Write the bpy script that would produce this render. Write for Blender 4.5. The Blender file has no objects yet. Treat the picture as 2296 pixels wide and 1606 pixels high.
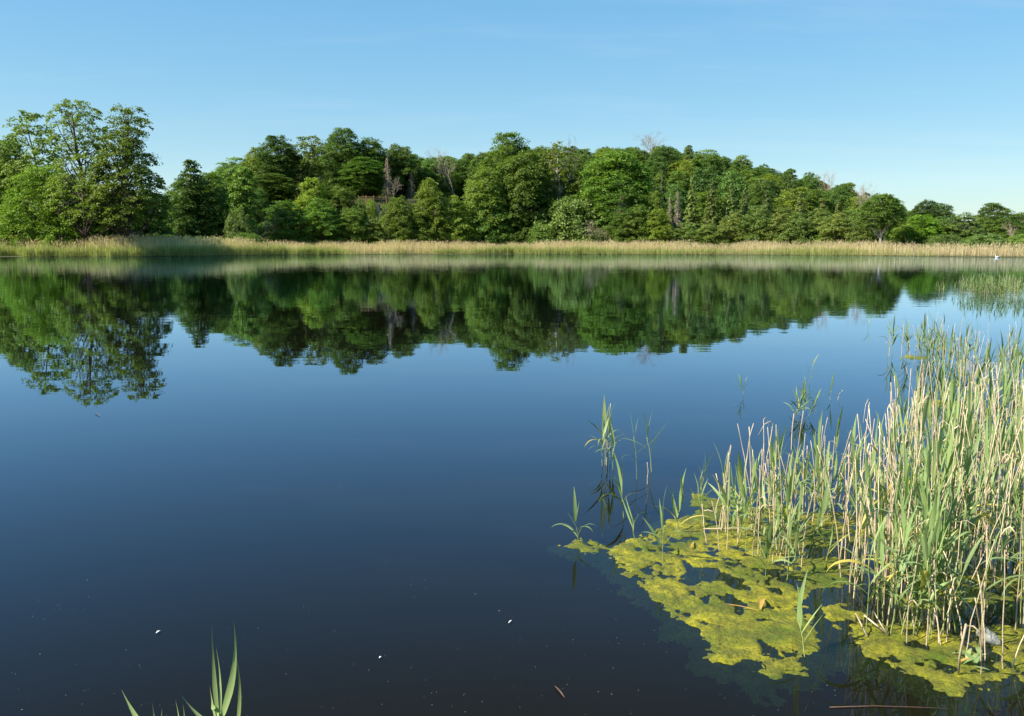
import bpy, math, random
import numpy as np
from mathutils import Matrix, Vector

# ------------------------------------------------------------------ camera, light, exposure
scene = bpy.context.scene
col = scene.collection
R = math.radians
CAM_H = 1.8
PITCH = R(7.457)
cam_d = bpy.data.cameras.new('camera')
cam = bpy.data.objects.new('camera', cam_d)
col.objects.link(cam)
cam.location = (0, 0, CAM_H)
cam.rotation_euler = (R(90) - PITCH, 0, 0)
cam_d.sensor_width = 36.0
cam_d.lens = 18.0 * 1910 / 1148
cam_d.clip_start = 0.05
cam_d.clip_end = 20000
scene.camera = cam

SUN_ELEV = 41.0
SUN_DIR = (-0.93, -0.36)          # horizontal direction towards the sun
world = bpy.data.worlds.new('World')
scene.world = world
world.use_nodes = True
wn = world.node_tree
bg = wn.nodes['Background']
sky = wn.nodes.new('ShaderNodeTexSky')
sky.sky_type = 'NISHITA'
sky.sun_disc = False
sky.sun_elevation = R(SUN_ELEV)
sky.sun_rotation = math.atan2(SUN_DIR[0], SUN_DIR[1])
sky.altitude = 0
sky.air_density = 1.0
sky.dust_density = 0.2
sky.ozone_density = 2.0
# soft tone response for the whole sky, as a camera gives it
sc1 = wn.nodes.new('ShaderNodeVectorMath'); sc1.operation = 'SCALE'; sc1.inputs['Scale'].default_value = 0.12
gm_ = wn.nodes.new('ShaderNodeGamma'); gm_.inputs['Gamma'].default_value = 0.34
sc2 = wn.nodes.new('ShaderNodeVectorMath'); sc2.operation = 'SCALE'; sc2.inputs['Scale'].default_value = 4.75
hs_ = wn.nodes.new('ShaderNodeHueSaturation')
hs_.inputs['Hue'].default_value = 0.497
hs_.inputs['Saturation'].default_value = 2.5
wn.links.new(sky.outputs[0], sc1.inputs[0])
wn.links.new(sc1.outputs[0], gm_.inputs['Color'])
wn.links.new(gm_.outputs[0], sc2.inputs[0])
wn.links.new(sc2.outputs[0], hs_.inputs['Color'])
tn_ = wn.nodes.new('ShaderNodeMix'); tn_.data_type = 'RGBA'; tn_.blend_type = 'MULTIPLY'; tn_.inputs[0].default_value = 1.0
tn_.inputs[7].default_value = (0.87, 1.01, 1.06, 1)
wn.links.new(hs_.outputs[0], tn_.inputs[6])
# thin high wisps, the same all over the sky
tcw = wn.nodes.new('ShaderNodeTexCoord'); sep = wn.nodes.new('ShaderNodeSeparateXYZ'); wn.links.new(tcw.outputs['Generated'], sep.inputs[0])
zz_ = wn.nodes.new('ShaderNodeMath'); zz_.operation = 'ADD'; zz_.inputs[1].default_value = 0.12; wn.links.new(sep.outputs[2], zz_.inputs[0])
dv_ = wn.nodes.new('ShaderNodeVectorMath'); dv_.operation = 'DIVIDE'; wn.links.new(tcw.outputs['Generated'], dv_.inputs[0])
cb_ = wn.nodes.new('ShaderNodeCombineXYZ')
for i_ in range(3): wn.links.new(zz_.outputs[0], cb_.inputs[i_])
wn.links.new(cb_.outputs[0], dv_.inputs[1])
mpw = wn.nodes.new('ShaderNodeMapping'); mpw.inputs['Scale'].default_value = (0.45, 1.5, 0.0); mpw.inputs['Rotation'].default_value = (0, 0, 0.5)
wn.links.new(dv_.outputs[0], mpw.inputs[0])
now = wn.nodes.new('ShaderNodeTexNoise'); now.inputs['Scale'].default_value = 1.1; now.inputs['Detail'].default_value = 7; now.inputs['Roughness'].default_value = 0.62
wn.links.new(mpw.outputs[0], now.inputs['Vector'])
mrw = wn.nodes.new('ShaderNodeMapRange'); mrw.inputs[1].default_value = 0.5; mrw.inputs[2].default_value = 0.8; mrw.inputs[3].default_value = 0.0; mrw.inputs[4].default_value = 0.16
wn.links.new(now.outputs[0], mrw.inputs[0])
ww_ = wn.nodes.new('ShaderNodeMix'); ww_.data_type = 'RGBA'; ww_.inputs[7].default_value = (4.6, 4.9, 5.1, 1)
wn.links.new(mrw.outputs[0], ww_.inputs[0]); wn.links.new(tn_.outputs[2], ww_.inputs[6])
wn.links.new(ww_.outputs[2], bg.inputs[0])
bg.inputs[1].default_value = 0.1

sun_d = bpy.data.lights.new('sun', 'SUN')
sun_d.energy = 5.0
sun_d.angle = R(0.53)
sun_d.color = (1.0, 0.93, 0.82)
sun = bpy.data.objects.new('sun', sun_d)
col.objects.link(sun)
_h = math.hypot(*SUN_DIR)
_sv = Vector((SUN_DIR[0] / _h * math.cos(R(SUN_ELEV)), SUN_DIR[1] / _h * math.cos(R(SUN_ELEV)), math.sin(R(SUN_ELEV))))
sun.rotation_euler = _sv.to_track_quat('Z', 'Y').to_euler()

scene.view_settings.view_transform = 'Standard'
scene.view_settings.look = 'None'
scene.view_settings.exposure = 1.0
scene.view_settings.gamma = 1.0
scene.view_settings.use_curve_mapping = False
scene.render.engine = 'CYCLES'
cy = scene.cycles
cy.max_bounces = 8
cy.diffuse_bounces = 5
cy.glossy_bounces = 3
cy.transmission_bounces = 4
cy.transparent_max_bounces = 12
cy.caustics_reflective = False
cy.caustics_refractive = False
cy.use_denoising = True

# ------------------------------------------------------------------ helpers
rng = np.random.default_rng(7)
random.seed(7)
SP, CP = math.sin(PITCH), math.cos(PITCH)
FPX = 1910.0

def ray(x, y):
    """direction of a photo point (photo measured at 2296 x 1606)"""
    dx, dz = (x - 1148) / FPX, (803 - y) / FPX
    return np.array([dx, CP + SP * dz, -SP + CP * dz])

def gnd(x, y, z=0.0):
    d = ray(x, y)
    t = (CAM_H - z) / -d[2]
    return np.array([d[0] * t, d[1] * t, z])

def at(x, y, Y):
    d = ray(x, y)
    t = Y / d[1]
    return np.array([d[0] * t, Y, CAM_H + d[2] * t])

def smooth(a, b, x):
    t = np.clip((np.asarray(x, float) - a) / (b - a), 0, 1)
    return t * t * (3 - 2 * t)

def vnoise(x, y, seed=0):
    """value noise in [-1, 1]"""
    x = np.asarray(x, float); y = np.asarray(y, float)
    xi = np.floor(x).astype(np.int64); yi = np.floor(y).astype(np.int64)
    fx = x - xi; fy = y - yi
    fx = fx * fx * (3 - 2 * fx); fy = fy * fy * (3 - 2 * fy)
    def h(a, b):
        n = (a * 374761393 + b * 668265263 + seed * 1442695041) & 0x7fffffff
        n = ((n ^ (n >> 13)) * 1274126177) & 0x7fffffff
        return ((n ^ (n >> 16)) & 0xffff) / 32767.5 - 1
    return (h(xi, yi) * (1 - fx) + h(xi + 1, yi) * fx) * (1 - fy) + (h(xi, yi + 1) * (1 - fx) + h(xi + 1, yi + 1) * fx) * fy

def fbm(x, y, seed=0, oct=4):
    s = 0; a = 0.5; f = 1.0
    for i in range(oct):
        s = s + a * vnoise(np.asarray(x) * f, np.asarray(y) * f, seed + i * 17)
        a *= 0.5; f *= 2.03
    return s

class MB:
    """collects faces into ONE mesh"""
    def __init__(self):
        self.V = []; self.F3 = []; self.F4 = []; self.n = 0; self.T3 = []; self.T4 = []
    def add(self, v, quads=None, tris=None, tint=None):
        v = np.asarray(v, np.float32).reshape(-1, 3)
        if quads is not None and len(quads):
            q = np.asarray(quads, np.int64).reshape(-1, 4); self.F4.append(q + self.n)
            self.T4.append(np.full(len(q), 0.5) if tint is None else np.broadcast_to(np.asarray(tint, float), (len(q),)))
        if tris is not None and len(tris):
            q = np.asarray(tris, np.int64).reshape(-1, 3); self.F3.append(q + self.n)
            self.T3.append(np.full(len(q), 0.5) if tint is None else np.broadcast_to(np.asarray(tint, float), (len(q),)))
        self.V.append(v); self.n += len(v)
    def tube(self, pts, rad, sides=6, cap=True, tint=None):
        pts = np.asarray(pts, float); n = len(pts)
        rad = np.broadcast_to(np.asarray(rad, float), (n,))
        tg = np.gradient(pts, axis=0)
        tg /= np.linalg.norm(tg, axis=1)[:, None] + 1e-9
        ref = np.array([0, 0, 1.0]) if abs(tg[0, 2]) < 0.8 else np.array([1.0, 0, 0])
        a = np.cross(tg, ref); a /= np.linalg.norm(a, axis=1)[:, None] + 1e-9
        b = np.cross(tg, a)
        th = np.arange(sides) * 2 * np.pi / sides
        v = pts[:, None] + rad[:, None, None] * (np.cos(th)[None, :, None] * a[:, None] + np.sin(th)[None, :, None] * b[:, None])
        i = np.arange(n - 1)[:, None] * sides; j = np.arange(sides)[None]; k = (j + 1) % sides
        q = np.stack([i + j, i + k, i + sides + k, i + sides + j], -1).reshape(-1, 4)
        t = []
        if cap:
            t = [(0, s + 1, s) for s in range(1, sides - 1)] + [((n - 1) * sides, (n - 1) * sides + s, (n - 1) * sides + s + 1) for s in range(1, sides - 1)]
        self.add(v, q, t, tint)
    def box(self, c, s, rz=0):
        c = np.asarray(c, float); s = np.asarray(s, float) / 2
        v = np.array([[x, y, z] for x in (-1, 1) for y in (-1, 1) for z in (-1, 1)]) * s
        ca, sa = math.cos(rz), math.sin(rz)
        v = np.stack([v[:, 0] * ca - v[:, 1] * sa, v[:, 0] * sa + v[:, 1] * ca, v[:, 2]], -1) + c
        self.add(v, [(0, 1, 3, 2), (4, 6, 7, 5), (0, 4, 5, 1), (2, 3, 7, 6), (0, 2, 6, 4), (1, 5, 7, 3)])
    def mesh(self, name, mat, smooth_shade=False):
        V = np.concatenate(self.V) if self.V else np.zeros((0, 3), np.float32)
        F4 = np.concatenate(self.F4) if self.F4 else np.zeros((0, 4), np.int64)
        F3 = np.concatenate(self.F3) if self.F3 else np.zeros((0, 3), np.int64)
        me = bpy.data.meshes.new(name)
        me.vertices.add(len(V)); me.vertices.foreach_set('co', V.astype(np.float32).ravel())
        nl = F4.size + F3.size
        me.loops.add(nl)
        me.loops.foreach_set('vertex_index', np.concatenate([F4.ravel(), F3.ravel()]).astype(np.int32))
        me.polygons.add(len(F4) + len(F3))
        ls = np.concatenate([np.arange(len(F4)) * 4, F4.size + np.arange(len(F3)) * 3]).astype(np.int32)
        me.polygons.foreach_set('loop_start', ls)
        tint = np.concatenate([np.concatenate(self.T4) if self.T4 else np.zeros(0), np.concatenate(self.T3) if self.T3 else np.zeros(0)]).astype(np.float32)
        at_ = me.attributes.new('tint', 'FLOAT', 'FACE'); at_.data.foreach_set('value', tint)
        me.update(calc_edges=True)
        me.validate()
        me.polygons.foreach_set('use_smooth', np.full(len(me.polygons), bool(smooth_shade)))
        me.materials.append(mat)
        return me
    def build(self, name, mat, parent=None, smooth_shade=False):
        return link(name, self.mesh(name, mat, smooth_shade), parent)

def link(name, me, parent=None):
    o = bpy.data.objects.new(name, me)
    col.objects.link(o)
    if parent is not None: o.parent = parent
    return o

def tag(o, label=None, cat=None, group=None, kind=None):
    if label: o['label'] = label
    if cat: o['category'] = cat
    if group: o['group'] = group
    if kind: o['kind'] = kind
    return o

def empty(name, loc=(0, 0, 0)):
    o = bpy.data.objects.new(name, None)
    col.objects.link(o); o.location = [float(a) for a in loc]
    o.empty_display_size = 0.2
    return o

# ------------------------------------------------------------------ materials
def new_mat(name):
    m = bpy.data.materials.new(name); m.use_nodes = True
    nt = m.node_tree
    for n in list(nt.nodes): nt.nodes.remove(n)
    out = nt.nodes.new('ShaderNodeOutputMaterial')
    return m, nt, out

def N(nt, t, **kw):
    n = nt.nodes.new(t)
    for k, v in kw.items():
        if k == 'inp':
            for a, b in v.items(): n.inputs[a].default_value = b
        else: setattr(n, k, v)
    return n

def mixrgb(nt, a, b, fac, blend='MIX'):
    n = nt.nodes.new('ShaderNodeMix'); n.data_type = 'RGBA'; n.blend_type = blend
    for sock, v in ((n.inputs[0], fac), (n.inputs[6], a), (n.inputs[7], b)):
        if isinstance(v, bpy.types.NodeSocket): nt.links.new(v, sock)
        elif isinstance(v, (int, float)): sock.default_value = v
        else: sock.default_value = (*v, 1)
    return n.outputs[2]

def leaf_mat(name, dark, light, transl=0.35, rough=0.55, use_obj_color=True, spec=0.3):
    m, nt, out = new_mat(name)
    at_ = N(nt, 'ShaderNodeAttribute', attribute_name='tint')
    c = mixrgb(nt, dark, light, at_.outputs['Fac'])
    oi = N(nt, 'ShaderNodeObjectInfo')
    if use_obj_color:
        c = mixrgb(nt, c, oi.outputs['Color'], 1.0, 'MULTIPLY')
    hs = N(nt, 'ShaderNodeHueSaturation')
    mr = N(nt, 'ShaderNodeMapRange', inp={3: 0.8, 4: 1.25}); nt.links.new(oi.outputs['Random'], mr.inputs[0]); nt.links.new(mr.outputs[0], hs.inputs['Value'])
    nt.links.new(c, hs.inputs['Color'])
    p = N(nt, 'ShaderNodeBsdfPrincipled', inp={'Roughness': rough, 'Specular IOR Level': spec})
    nt.links.new(hs.outputs[0], p.inputs['Base Color'])
    t = N(nt, 'ShaderNodeBsdfTranslucent')
    tc = mixrgb(nt, hs.outputs[0], (0.92, 1.0, 0.5), 1.0, 'MULTIPLY')
    nt.links.new(tc, t.inputs[0])
    mx = N(nt, 'ShaderNodeMixShader', inp={0: transl})
    nt.links.new(p.outputs[0], mx.inputs[1]); nt.links.new(t.outputs[0], mx.inputs[2])
    nt.links.new(mx.outputs[0], out.inputs[0])
    return m

def noise_mat(name, c1, c2, scale=5.0, rough=0.85, bump=0.0, stretch=(1, 1, 1), spec=0.25, objvar=False, detail=6):
    m, nt, out = new_mat(name)
    tc = N(nt, 'ShaderNodeTexCoord')
    mp = N(nt, 'ShaderNodeMapping'); mp.inputs['Scale'].default_value = stretch
    nt.links.new(tc.outputs['Object'], mp.inputs[0])
    no = N(nt, 'ShaderNodeTexNoise', inp={'Scale': scale, 'Detail': detail, 'Roughness': 0.6})
    nt.links.new(mp.outputs[0], no.inputs['Vector'])
    mr = N(nt, 'ShaderNodeMapRange', inp={1: 0.3, 2: 0.7}); nt.links.new(no.outputs[0], mr.inputs[0])
    c = mixrgb(nt, c1, c2, mr.outputs[0])
    p = N(nt, 'ShaderNodeBsdfPrincipled', inp={'Roughness': rough, 'Specular IOR Level': spec})
    if objvar:
        oi = N(nt, 'ShaderNodeObjectInfo'); hs = N(nt, 'ShaderNodeHueSaturation')
        mr2 = N(nt, 'ShaderNodeMapRange', inp={3: 0.7, 4: 1.2}); nt.links.new(oi.outputs['Random'], mr2.inputs[0]); nt.links.new(mr2.outputs[0], hs.inputs['Value'])
        nt.links.new(c, hs.inputs['Color']); c = hs.outputs[0]
    nt.links.new(c, p.inputs['Base Color'])
    if bump:
        b = N(nt, 'ShaderNodeBump', inp={'Strength': 1.0, 'Distance': bump}); nt.links.new(no.outputs[0], b.inputs['Height']); nt.links.new(b.outputs[0], p.inputs['Normal'])
    nt.links.new(p.outputs[0], out.inputs[0])
    return m

M = {}
M['leaf'] = leaf_mat('tree_leaf', (0.108, 0.175, 0.028), (0.220, 0.305, 0.046), 0.45)
M['needle'] = leaf_mat('needle', (0.065, 0.105, 0.022), (0.155, 0.195, 0.050), 0.2)
M['bark'] = noise_mat('bark', (0.045, 0.036, 0.028), (0.13, 0.105, 0.08), 3.0, 0.95, 0.02, (3, 3, 0.6))
M['pale_bark'] = noise_mat('pale_bark', (0.30, 0.26, 0.22), (0.55, 0.49, 0.43), 2.0, 0.9, 0.01, (2, 2, 0.6))
M['dead_wood'] = noise_mat('dead_wood', (0.26, 0.20, 0.14), (0.42, 0.35, 0.26), 1.2, 0.9)
M['pink_wood'] = noise_mat('reddish_dead_twigs', (0.27, 0.20, 0.15), (0.43, 0.34, 0.26), 1.2, 0.9)
M['reed_leaf'] = leaf_mat('reed_leaf', (0.185, 0.285, 0.105), (0.325, 0.405, 0.145), 0.35, 0.5, False, 0.35)
M['yellow_leaf'] = leaf_mat('yellowing_reed_leaf', (0.50, 0.42, 0.08), (0.62, 0.52, 0.14), 0.35, 0.55, False, 0.3)
M['reed_stem'] = noise_mat('reed_stem', (0.20, 0.27, 0.07), (0.36, 0.36, 0.13), 9.0, 0.6, objvar=True, stretch=(1, 1, 0.6))
M['dry_stem'] = noise_mat('dry_reed_straw', (0.42, 0.31, 0.18), (0.72, 0.59, 0.41), 14.0, 0.6, objvar=True, stretch=(3, 3, 0.8))
M['far_green'] = leaf_mat('far_reed_green', (0.24, 0.29, 0.08), (0.52, 0.53, 0.20), 0.45, 0.7, False)
M['far_dry'] = leaf_mat('far_reed_straw', (0.60, 0.47, 0.30), (0.85, 0.74, 0.50), 0.52, 0.8, False)
M['wood'] = noise_mat('weathered_rail_wood', (0.26, 0.15, 0.08), (0.42, 0.27, 0.16), 4.0, 0.85)
M['rock'] = noise_mat('pale_rock', (0.18, 0.13, 0.10), (0.66, 0.56, 0.48), 0.8, 0.95, 0.25)
M['swan'] = noise_mat('white_plumage', (0.78, 0.78, 0.76), (0.85, 0.85, 0.83), 8.0, 0.7)
M['beak'] = noise_mat('orange_beak', (0.55, 0.18, 0.03), (0.6, 0.22, 0.04), 8.0, 0.5)
M['foam'] = noise_mat('white_fleck', (0.72, 0.72, 0.70), (0.85, 0.85, 0.83), 30.0, 0.6)
M['dead_leaf'] = noise_mat('dead_leaf', (0.42, 0.20, 0.05), (0.60, 0.34, 0.10), 30.0, 0.6)
M['twig'] = noise_mat('twig', (0.09, 0.05, 0.035), (0.18, 0.10, 0.07), 20.0, 0.8)

def ground_mat():
    m, nt, out = new_mat('earth_and_grass')
    tc = N(nt, 'ShaderNodeTexCoord')
    no = N(nt, 'ShaderNodeTexNoise', inp={'Scale': 0.35, 'Detail': 8, 'Roughness': 0.65}); nt.links.new(tc.outputs['Object'], no.inputs['Vector'])
    mr = N(nt, 'ShaderNodeMapRange', inp={1: 0.35, 2: 0.65}); nt.links.new(no.outputs[0], mr.inputs[0])
    c = mixrgb(nt, (0.035, 0.050, 0.014), (0.085, 0.085, 0.035), mr.outputs[0])
    ge = N(nt, 'ShaderNodeNewGeometry'); sx = N(nt, 'ShaderNodeSeparateXYZ'); nt.links.new(ge.outputs['Position'], sx.inputs[0])
    mz = N(nt, 'ShaderNodeMapRange', inp={1: -0.05, 2: 0.08}); nt.links.new(sx.outputs[2], mz.inputs[0])
    c = mixrgb(nt, (0.17, 0.125, 0.075), c, mz.outputs[0])
    p = N(nt, 'ShaderNodeBsdfPrincipled', inp={'Roughness': 0.95, 'Specular IOR Level': 0.1}); nt.links.new(c, p.inputs['Base Color'])
    nt.links.new(p.outputs[0], out.inputs[0])
    return m
M['ground'] = ground_mat()

def water_mat():
    m, nt, out = new_mat('lake_water')
    ge = N(nt, 'ShaderNodeNewGeometry')
    def wave(scale, sx, sy, detail):
        mp = N(nt, 'ShaderNodeMapping'); mp.inputs['Scale'].default_value = (sx, sy, 1); mp.inputs['Rotation'].default_value = (0, 0, R(6))
        nt.links.new(ge.outputs['Position'], mp.inputs[0])
        no = N(nt, 'ShaderNodeTexNoise', inp={'Scale': scale, 'Detail': detail, 'Roughness': 0.5}); nt.links.new(mp.outputs[0], no.inputs['Vector'])
        return no.outputs[0]
    w1 = wave(1.0, 0.45, 1.3, 2)
    w2 = wave(4.0, 0.5, 1.2, 2)
    # ripples die out towards the sheltered near bank
    sx = N(nt, 'ShaderNodeSeparateXYZ'); nt.links.new(ge.outputs['Position'], sx.inputs[0])
    mr = N(nt, 'ShaderNodeMapRange', inp={1: 4.0, 2: 45.0, 3: 0.12, 4: 1.0}); nt.links.new(sx.outputs[1], mr.inputs[0])
    big = N(nt, 'ShaderNodeTexNoise', inp={'Scale': 0.03, 'Detail': 2}); nt.links.new(ge.outputs['Position'], big.inputs['Vector'])
    mb = N(nt, 'ShaderNodeMapRange', inp={1: 0.3, 2: 0.7, 3: 0.6, 4: 1.3}); nt.links.new(big.outputs[0], mb.inputs[0])
    st = N(nt, 'ShaderNodeMath', operation='MULTIPLY'); nt.links.new(mr.outputs[0], st.inputs[0]); nt.links.new(mb.outputs[0], st.inputs[1])
    b1 = N(nt, 'ShaderNodeBump', inp={'Distance': 0.0045}); nt.links.new(st.outputs[0], b1.inputs['Strength']); nt.links.new(w1, b1.inputs['Height'])
    b2 = N(nt, 'ShaderNodeBump', inp={'Distance': 0.0009}); nt.links.new(st.outputs[0], b2.inputs['Strength']); nt.links.new(w2, b2.inputs['Height']); nt.links.new(b1.outputs[0], b2.inputs['Normal'])
    fr = N(nt, 'ShaderNodeFresnel', inp={'IOR': 1.333})
    gl = N(nt, 'ShaderNodeBsdfGlossy', inp={'Roughness': 0.0, 'Color': (0.63, 0.80, 1, 1)}); nt.links.new(b2.outputs[0], gl.inputs['Normal'])
    tr = N(nt, 'ShaderNodeBsdfTransparent', inp={0: (0.95, 0.97, 0.96, 1)})
    fm = N(nt, 'ShaderNodeMapRange', inp={1: 0.042, 2: 0.72}); nt.links.new(fr.outputs[0], fm.inputs[0])
    mx = N(nt, 'ShaderNodeMixShader'); nt.links.new(fm.outputs[0], mx.inputs[0]); di = N(nt, 'ShaderNodeBsdfDiffuse', inp={0: (0.088, 0.078, 0.044, 1)})
    tu = N(nt, 'ShaderNodeMixShader', inp={0: 0.085}); nt.links.new(tr.outputs[0], tu.inputs[1]); nt.links.new(di.outputs[0], tu.inputs[2])
    nt.links.new(tu.outputs[0], mx.inputs[1]); nt.links.new(gl.outputs[0], mx.inputs[2])
    nt.links.new(mx.outputs[0], out.inputs[0])
    va = N(nt, 'ShaderNodeVolumeAbsorption', inp={'Color': (0.50, 0.42, 0.22, 1), 'Density': 1.25})
    nt.links.new(va.outputs[0], out.inputs['Volume'])
    return m
M['water'] = water_mat()

def algae_mat():
    m, nt, out = new_mat('algae')
    tc = N(nt, 'ShaderNodeTexCoord')
    def noise(scale, detail, lo, hi, rough=0.6):
        n = N(nt, 'ShaderNodeTexNoise', inp={'Scale': scale, 'Detail': detail, 'Roughness': rough}); nt.links.new(tc.outputs['Object'], n.inputs['Vector'])
        mr = N(nt, 'ShaderNodeMapRange', inp={1: lo, 2: hi}); nt.links.new(n.outputs[0], mr.inputs[0]); return n.outputs[0], mr.outputs[0]
    _, patch = noise(2.6, 3, 0.38, 0.62)
    _, mid = noise(11.0, 5, 0.36, 0.64, 0.65)
    fine_h, fine = noise(60.0, 6, 0.30, 0.58, 0.75)
    a = mixrgb(nt, (0.095, 0.165, 0.012), (0.56, 0.485, 0.026), patch)
    a2 = mixrgb(nt, (0.17, 0.165, 0.024), a, mid)
    b = mixrgb(nt, (0.055, 0.075, 0.008), a2, fine)
    p = N(nt, 'ShaderNodeBsdfPrincipled', inp={'Roughness': 0.5, 'Specular IOR Level': 0.25}); nt.links.new(b, p.inputs['Base Color'])
    bu = N(nt, 'ShaderNodeBump', inp={'Strength': 1.0, 'Distance': 0.02}); nt.links.new(fine_h, bu.inputs['Height']); nt.links.new(bu.outputs[0], p.inputs['Normal'])
    nt.links.new(p.outputs[0], out.inputs[0])
    return m
M['algae'] = algae_mat()

def film_mat():
    m, nt, out = new_mat('clear_plastic')
    p = N(nt, 'ShaderNodeBsdfPrincipled', inp={'Base Color': (0.45, 0.45, 0.42, 1), 'Roughness': 0.35, 'Alpha': 0.35})
    nt.links.new(p.outputs[0], out.inputs[0])
    return m
M['film'] = film_mat()

# ------------------------------------------------------------------ terrain and lake
SHX = [-4000, -400, -91, -66, -60, -52, 0, 35, 60, 74, 84, 110, 160, 400, 4000]
SHY = [60, 130, 153, 156, 166, 188, 204, 189, 182, 164, 143, 122, 104, 70, 60]
RU = [-0.60, -0.45, -0.39, -0.34, -0.30, -0.10, -0.0775, -0.01, 0.08, 0.184, 0.263, 0.341, 0.394, 0.446, 0.514, 0.62]
RH = [1.0, 1.5, 4.0, 9.0, 13.0, 14.5, 20, 25, 26, 28, 22, 14, 9, 5, 2, 2]

def shore(X): return np.interp(X, SHX, SHY)

def terrain(X, Y):
    X = np.asarray(X, float); Y = np.asarray(Y, float)
    ys = shore(X); d = Y - ys
    z = -1.3 + 1.4 * smooth(-7, 1.0, d) + 0.9 * smooth(3, 28, d)
    u = X / np.maximum(Y, 40)
    H = np.interp(u, RU, RH)
    wl = smooth(-0.40, -0.32, u) * (1 - smooth(-0.11, -0.02, u))
    cliff = smooth(221, 229, Y) * 0.92 + 0.3 * smooth(229, 330, Y)
    slope = smooth(212, 368, Y)
    hill = H * (wl * cliff + (1 - wl) * slope)
    hill = hill * (1 - 0.9 * smooth(450, 900, Y))
    z = z + np.where(d > 0, hill, 0)
    z = z + np.where(d > 12, fbm(X / 18, Y / 18, 3) * 1.2 * smooth(12, 40, d), 0)
    # the bank that carries the viewer
    z = np.maximum(z, -1.3 + 1.55 * smooth(4.0, -0.3, Y) if False else z)
    nb = -1.3 + 1.5 * (1 - smooth(-0.4, 5.5, Y))
    return np.where(Y < 20, np.maximum(z, nb), z)

def grid_mesh(xs, ys, f, name, mat, keep=None):
    X, Y = np.meshgrid(xs, ys)
    Z = f(X, Y)
    v = np.stack([X, Y, Z], -1).reshape(-1, 3)
    nx, ny = len(xs), len(ys)
    i, j = np.meshgrid(np.arange(nx - 1), np.arange(ny - 1))
    q = np.stack([j * nx + i, j * nx + i + 1, (j + 1) * nx + i + 1, (j + 1) * nx + i], -1).reshape(-1, 4)
    mb = MB(); mb.add(v, q)
    return mb.build(name, mat, smooth_shade=True)

gx = np.concatenate([[-6000, -2500, -1200, -600, -400, -300, -240, -200, -175], np.arange(-160, 241, 2.5), [260, 300, 400, 600, 1200, 2500, 6000]])
gy = np.concatenate([[-4000, -1000, -200, -50, -12, -4, -2, -1], np.arange(-0.5, 7, 0.5), [8, 12, 20, 40, 60, 80, 100, 120], np.arange(126, 270, 2.0), np.arange(272, 460, 5.0), [470, 520, 600, 720, 900, 1300, 2200, 4500, 9000]])
g = grid_mesh(gx, gy, terrain, 'terrain', M['ground'])
tag(g, 'wooded hill and earthen lake bed', kind='structure')

mb = MB()
mb.box((0, 120, -1.5), (1400, 420, 3.0))
lake = mb.build('lake_water', M['water'])
tag(lake, 'calm dark blue lake mirroring trees and sky', kind='structure')

# ------------------------------------------------------------------ trees
def unit(n, r):
    v = r.normal(size=(n, 3)); return v / np.linalg.norm(v, axis=1)[:, None]

def add_leaves(mb, C, out_dir, r, size, upw=0.40, outw=0.50, rnd=0.75, tint=None, elong=1.5):
    n = len(C)
    nrm = np.array([0, 0, 1.0]) * upw + out_dir * outw + unit(n, r) * rnd
    nrm /= np.linalg.norm(nrm, axis=1)[:, None] + 1e-9
    a = np.cross(nrm, unit(n, r)); a /= np.linalg.norm(a, axis=1)[:, None] + 1e-9
    b = np.cross(nrm, a)
    L = size * r.uniform(0.65, 1.35, n)
    a = a * (L / 2 * elong ** .5)[:, None]; b = b * (L / 2 / elong ** .5)[:, None]
    v = np.stack([C - a, C + b * 0.95 - a * 0.1, C + a, C - b * 0.95 - a * 0.1], 1)
    q = np.arange(n * 4).reshape(-1, 4)
    mb.add(v, q, tint=tint)

def bezier(p0, p1, p2, n):
    t = np.linspace(0, 1, n)[:, None]
    return (1 - t) ** 2 * p0 + 2 * t * (1 - t) * p1 + t * t * p2

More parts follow.
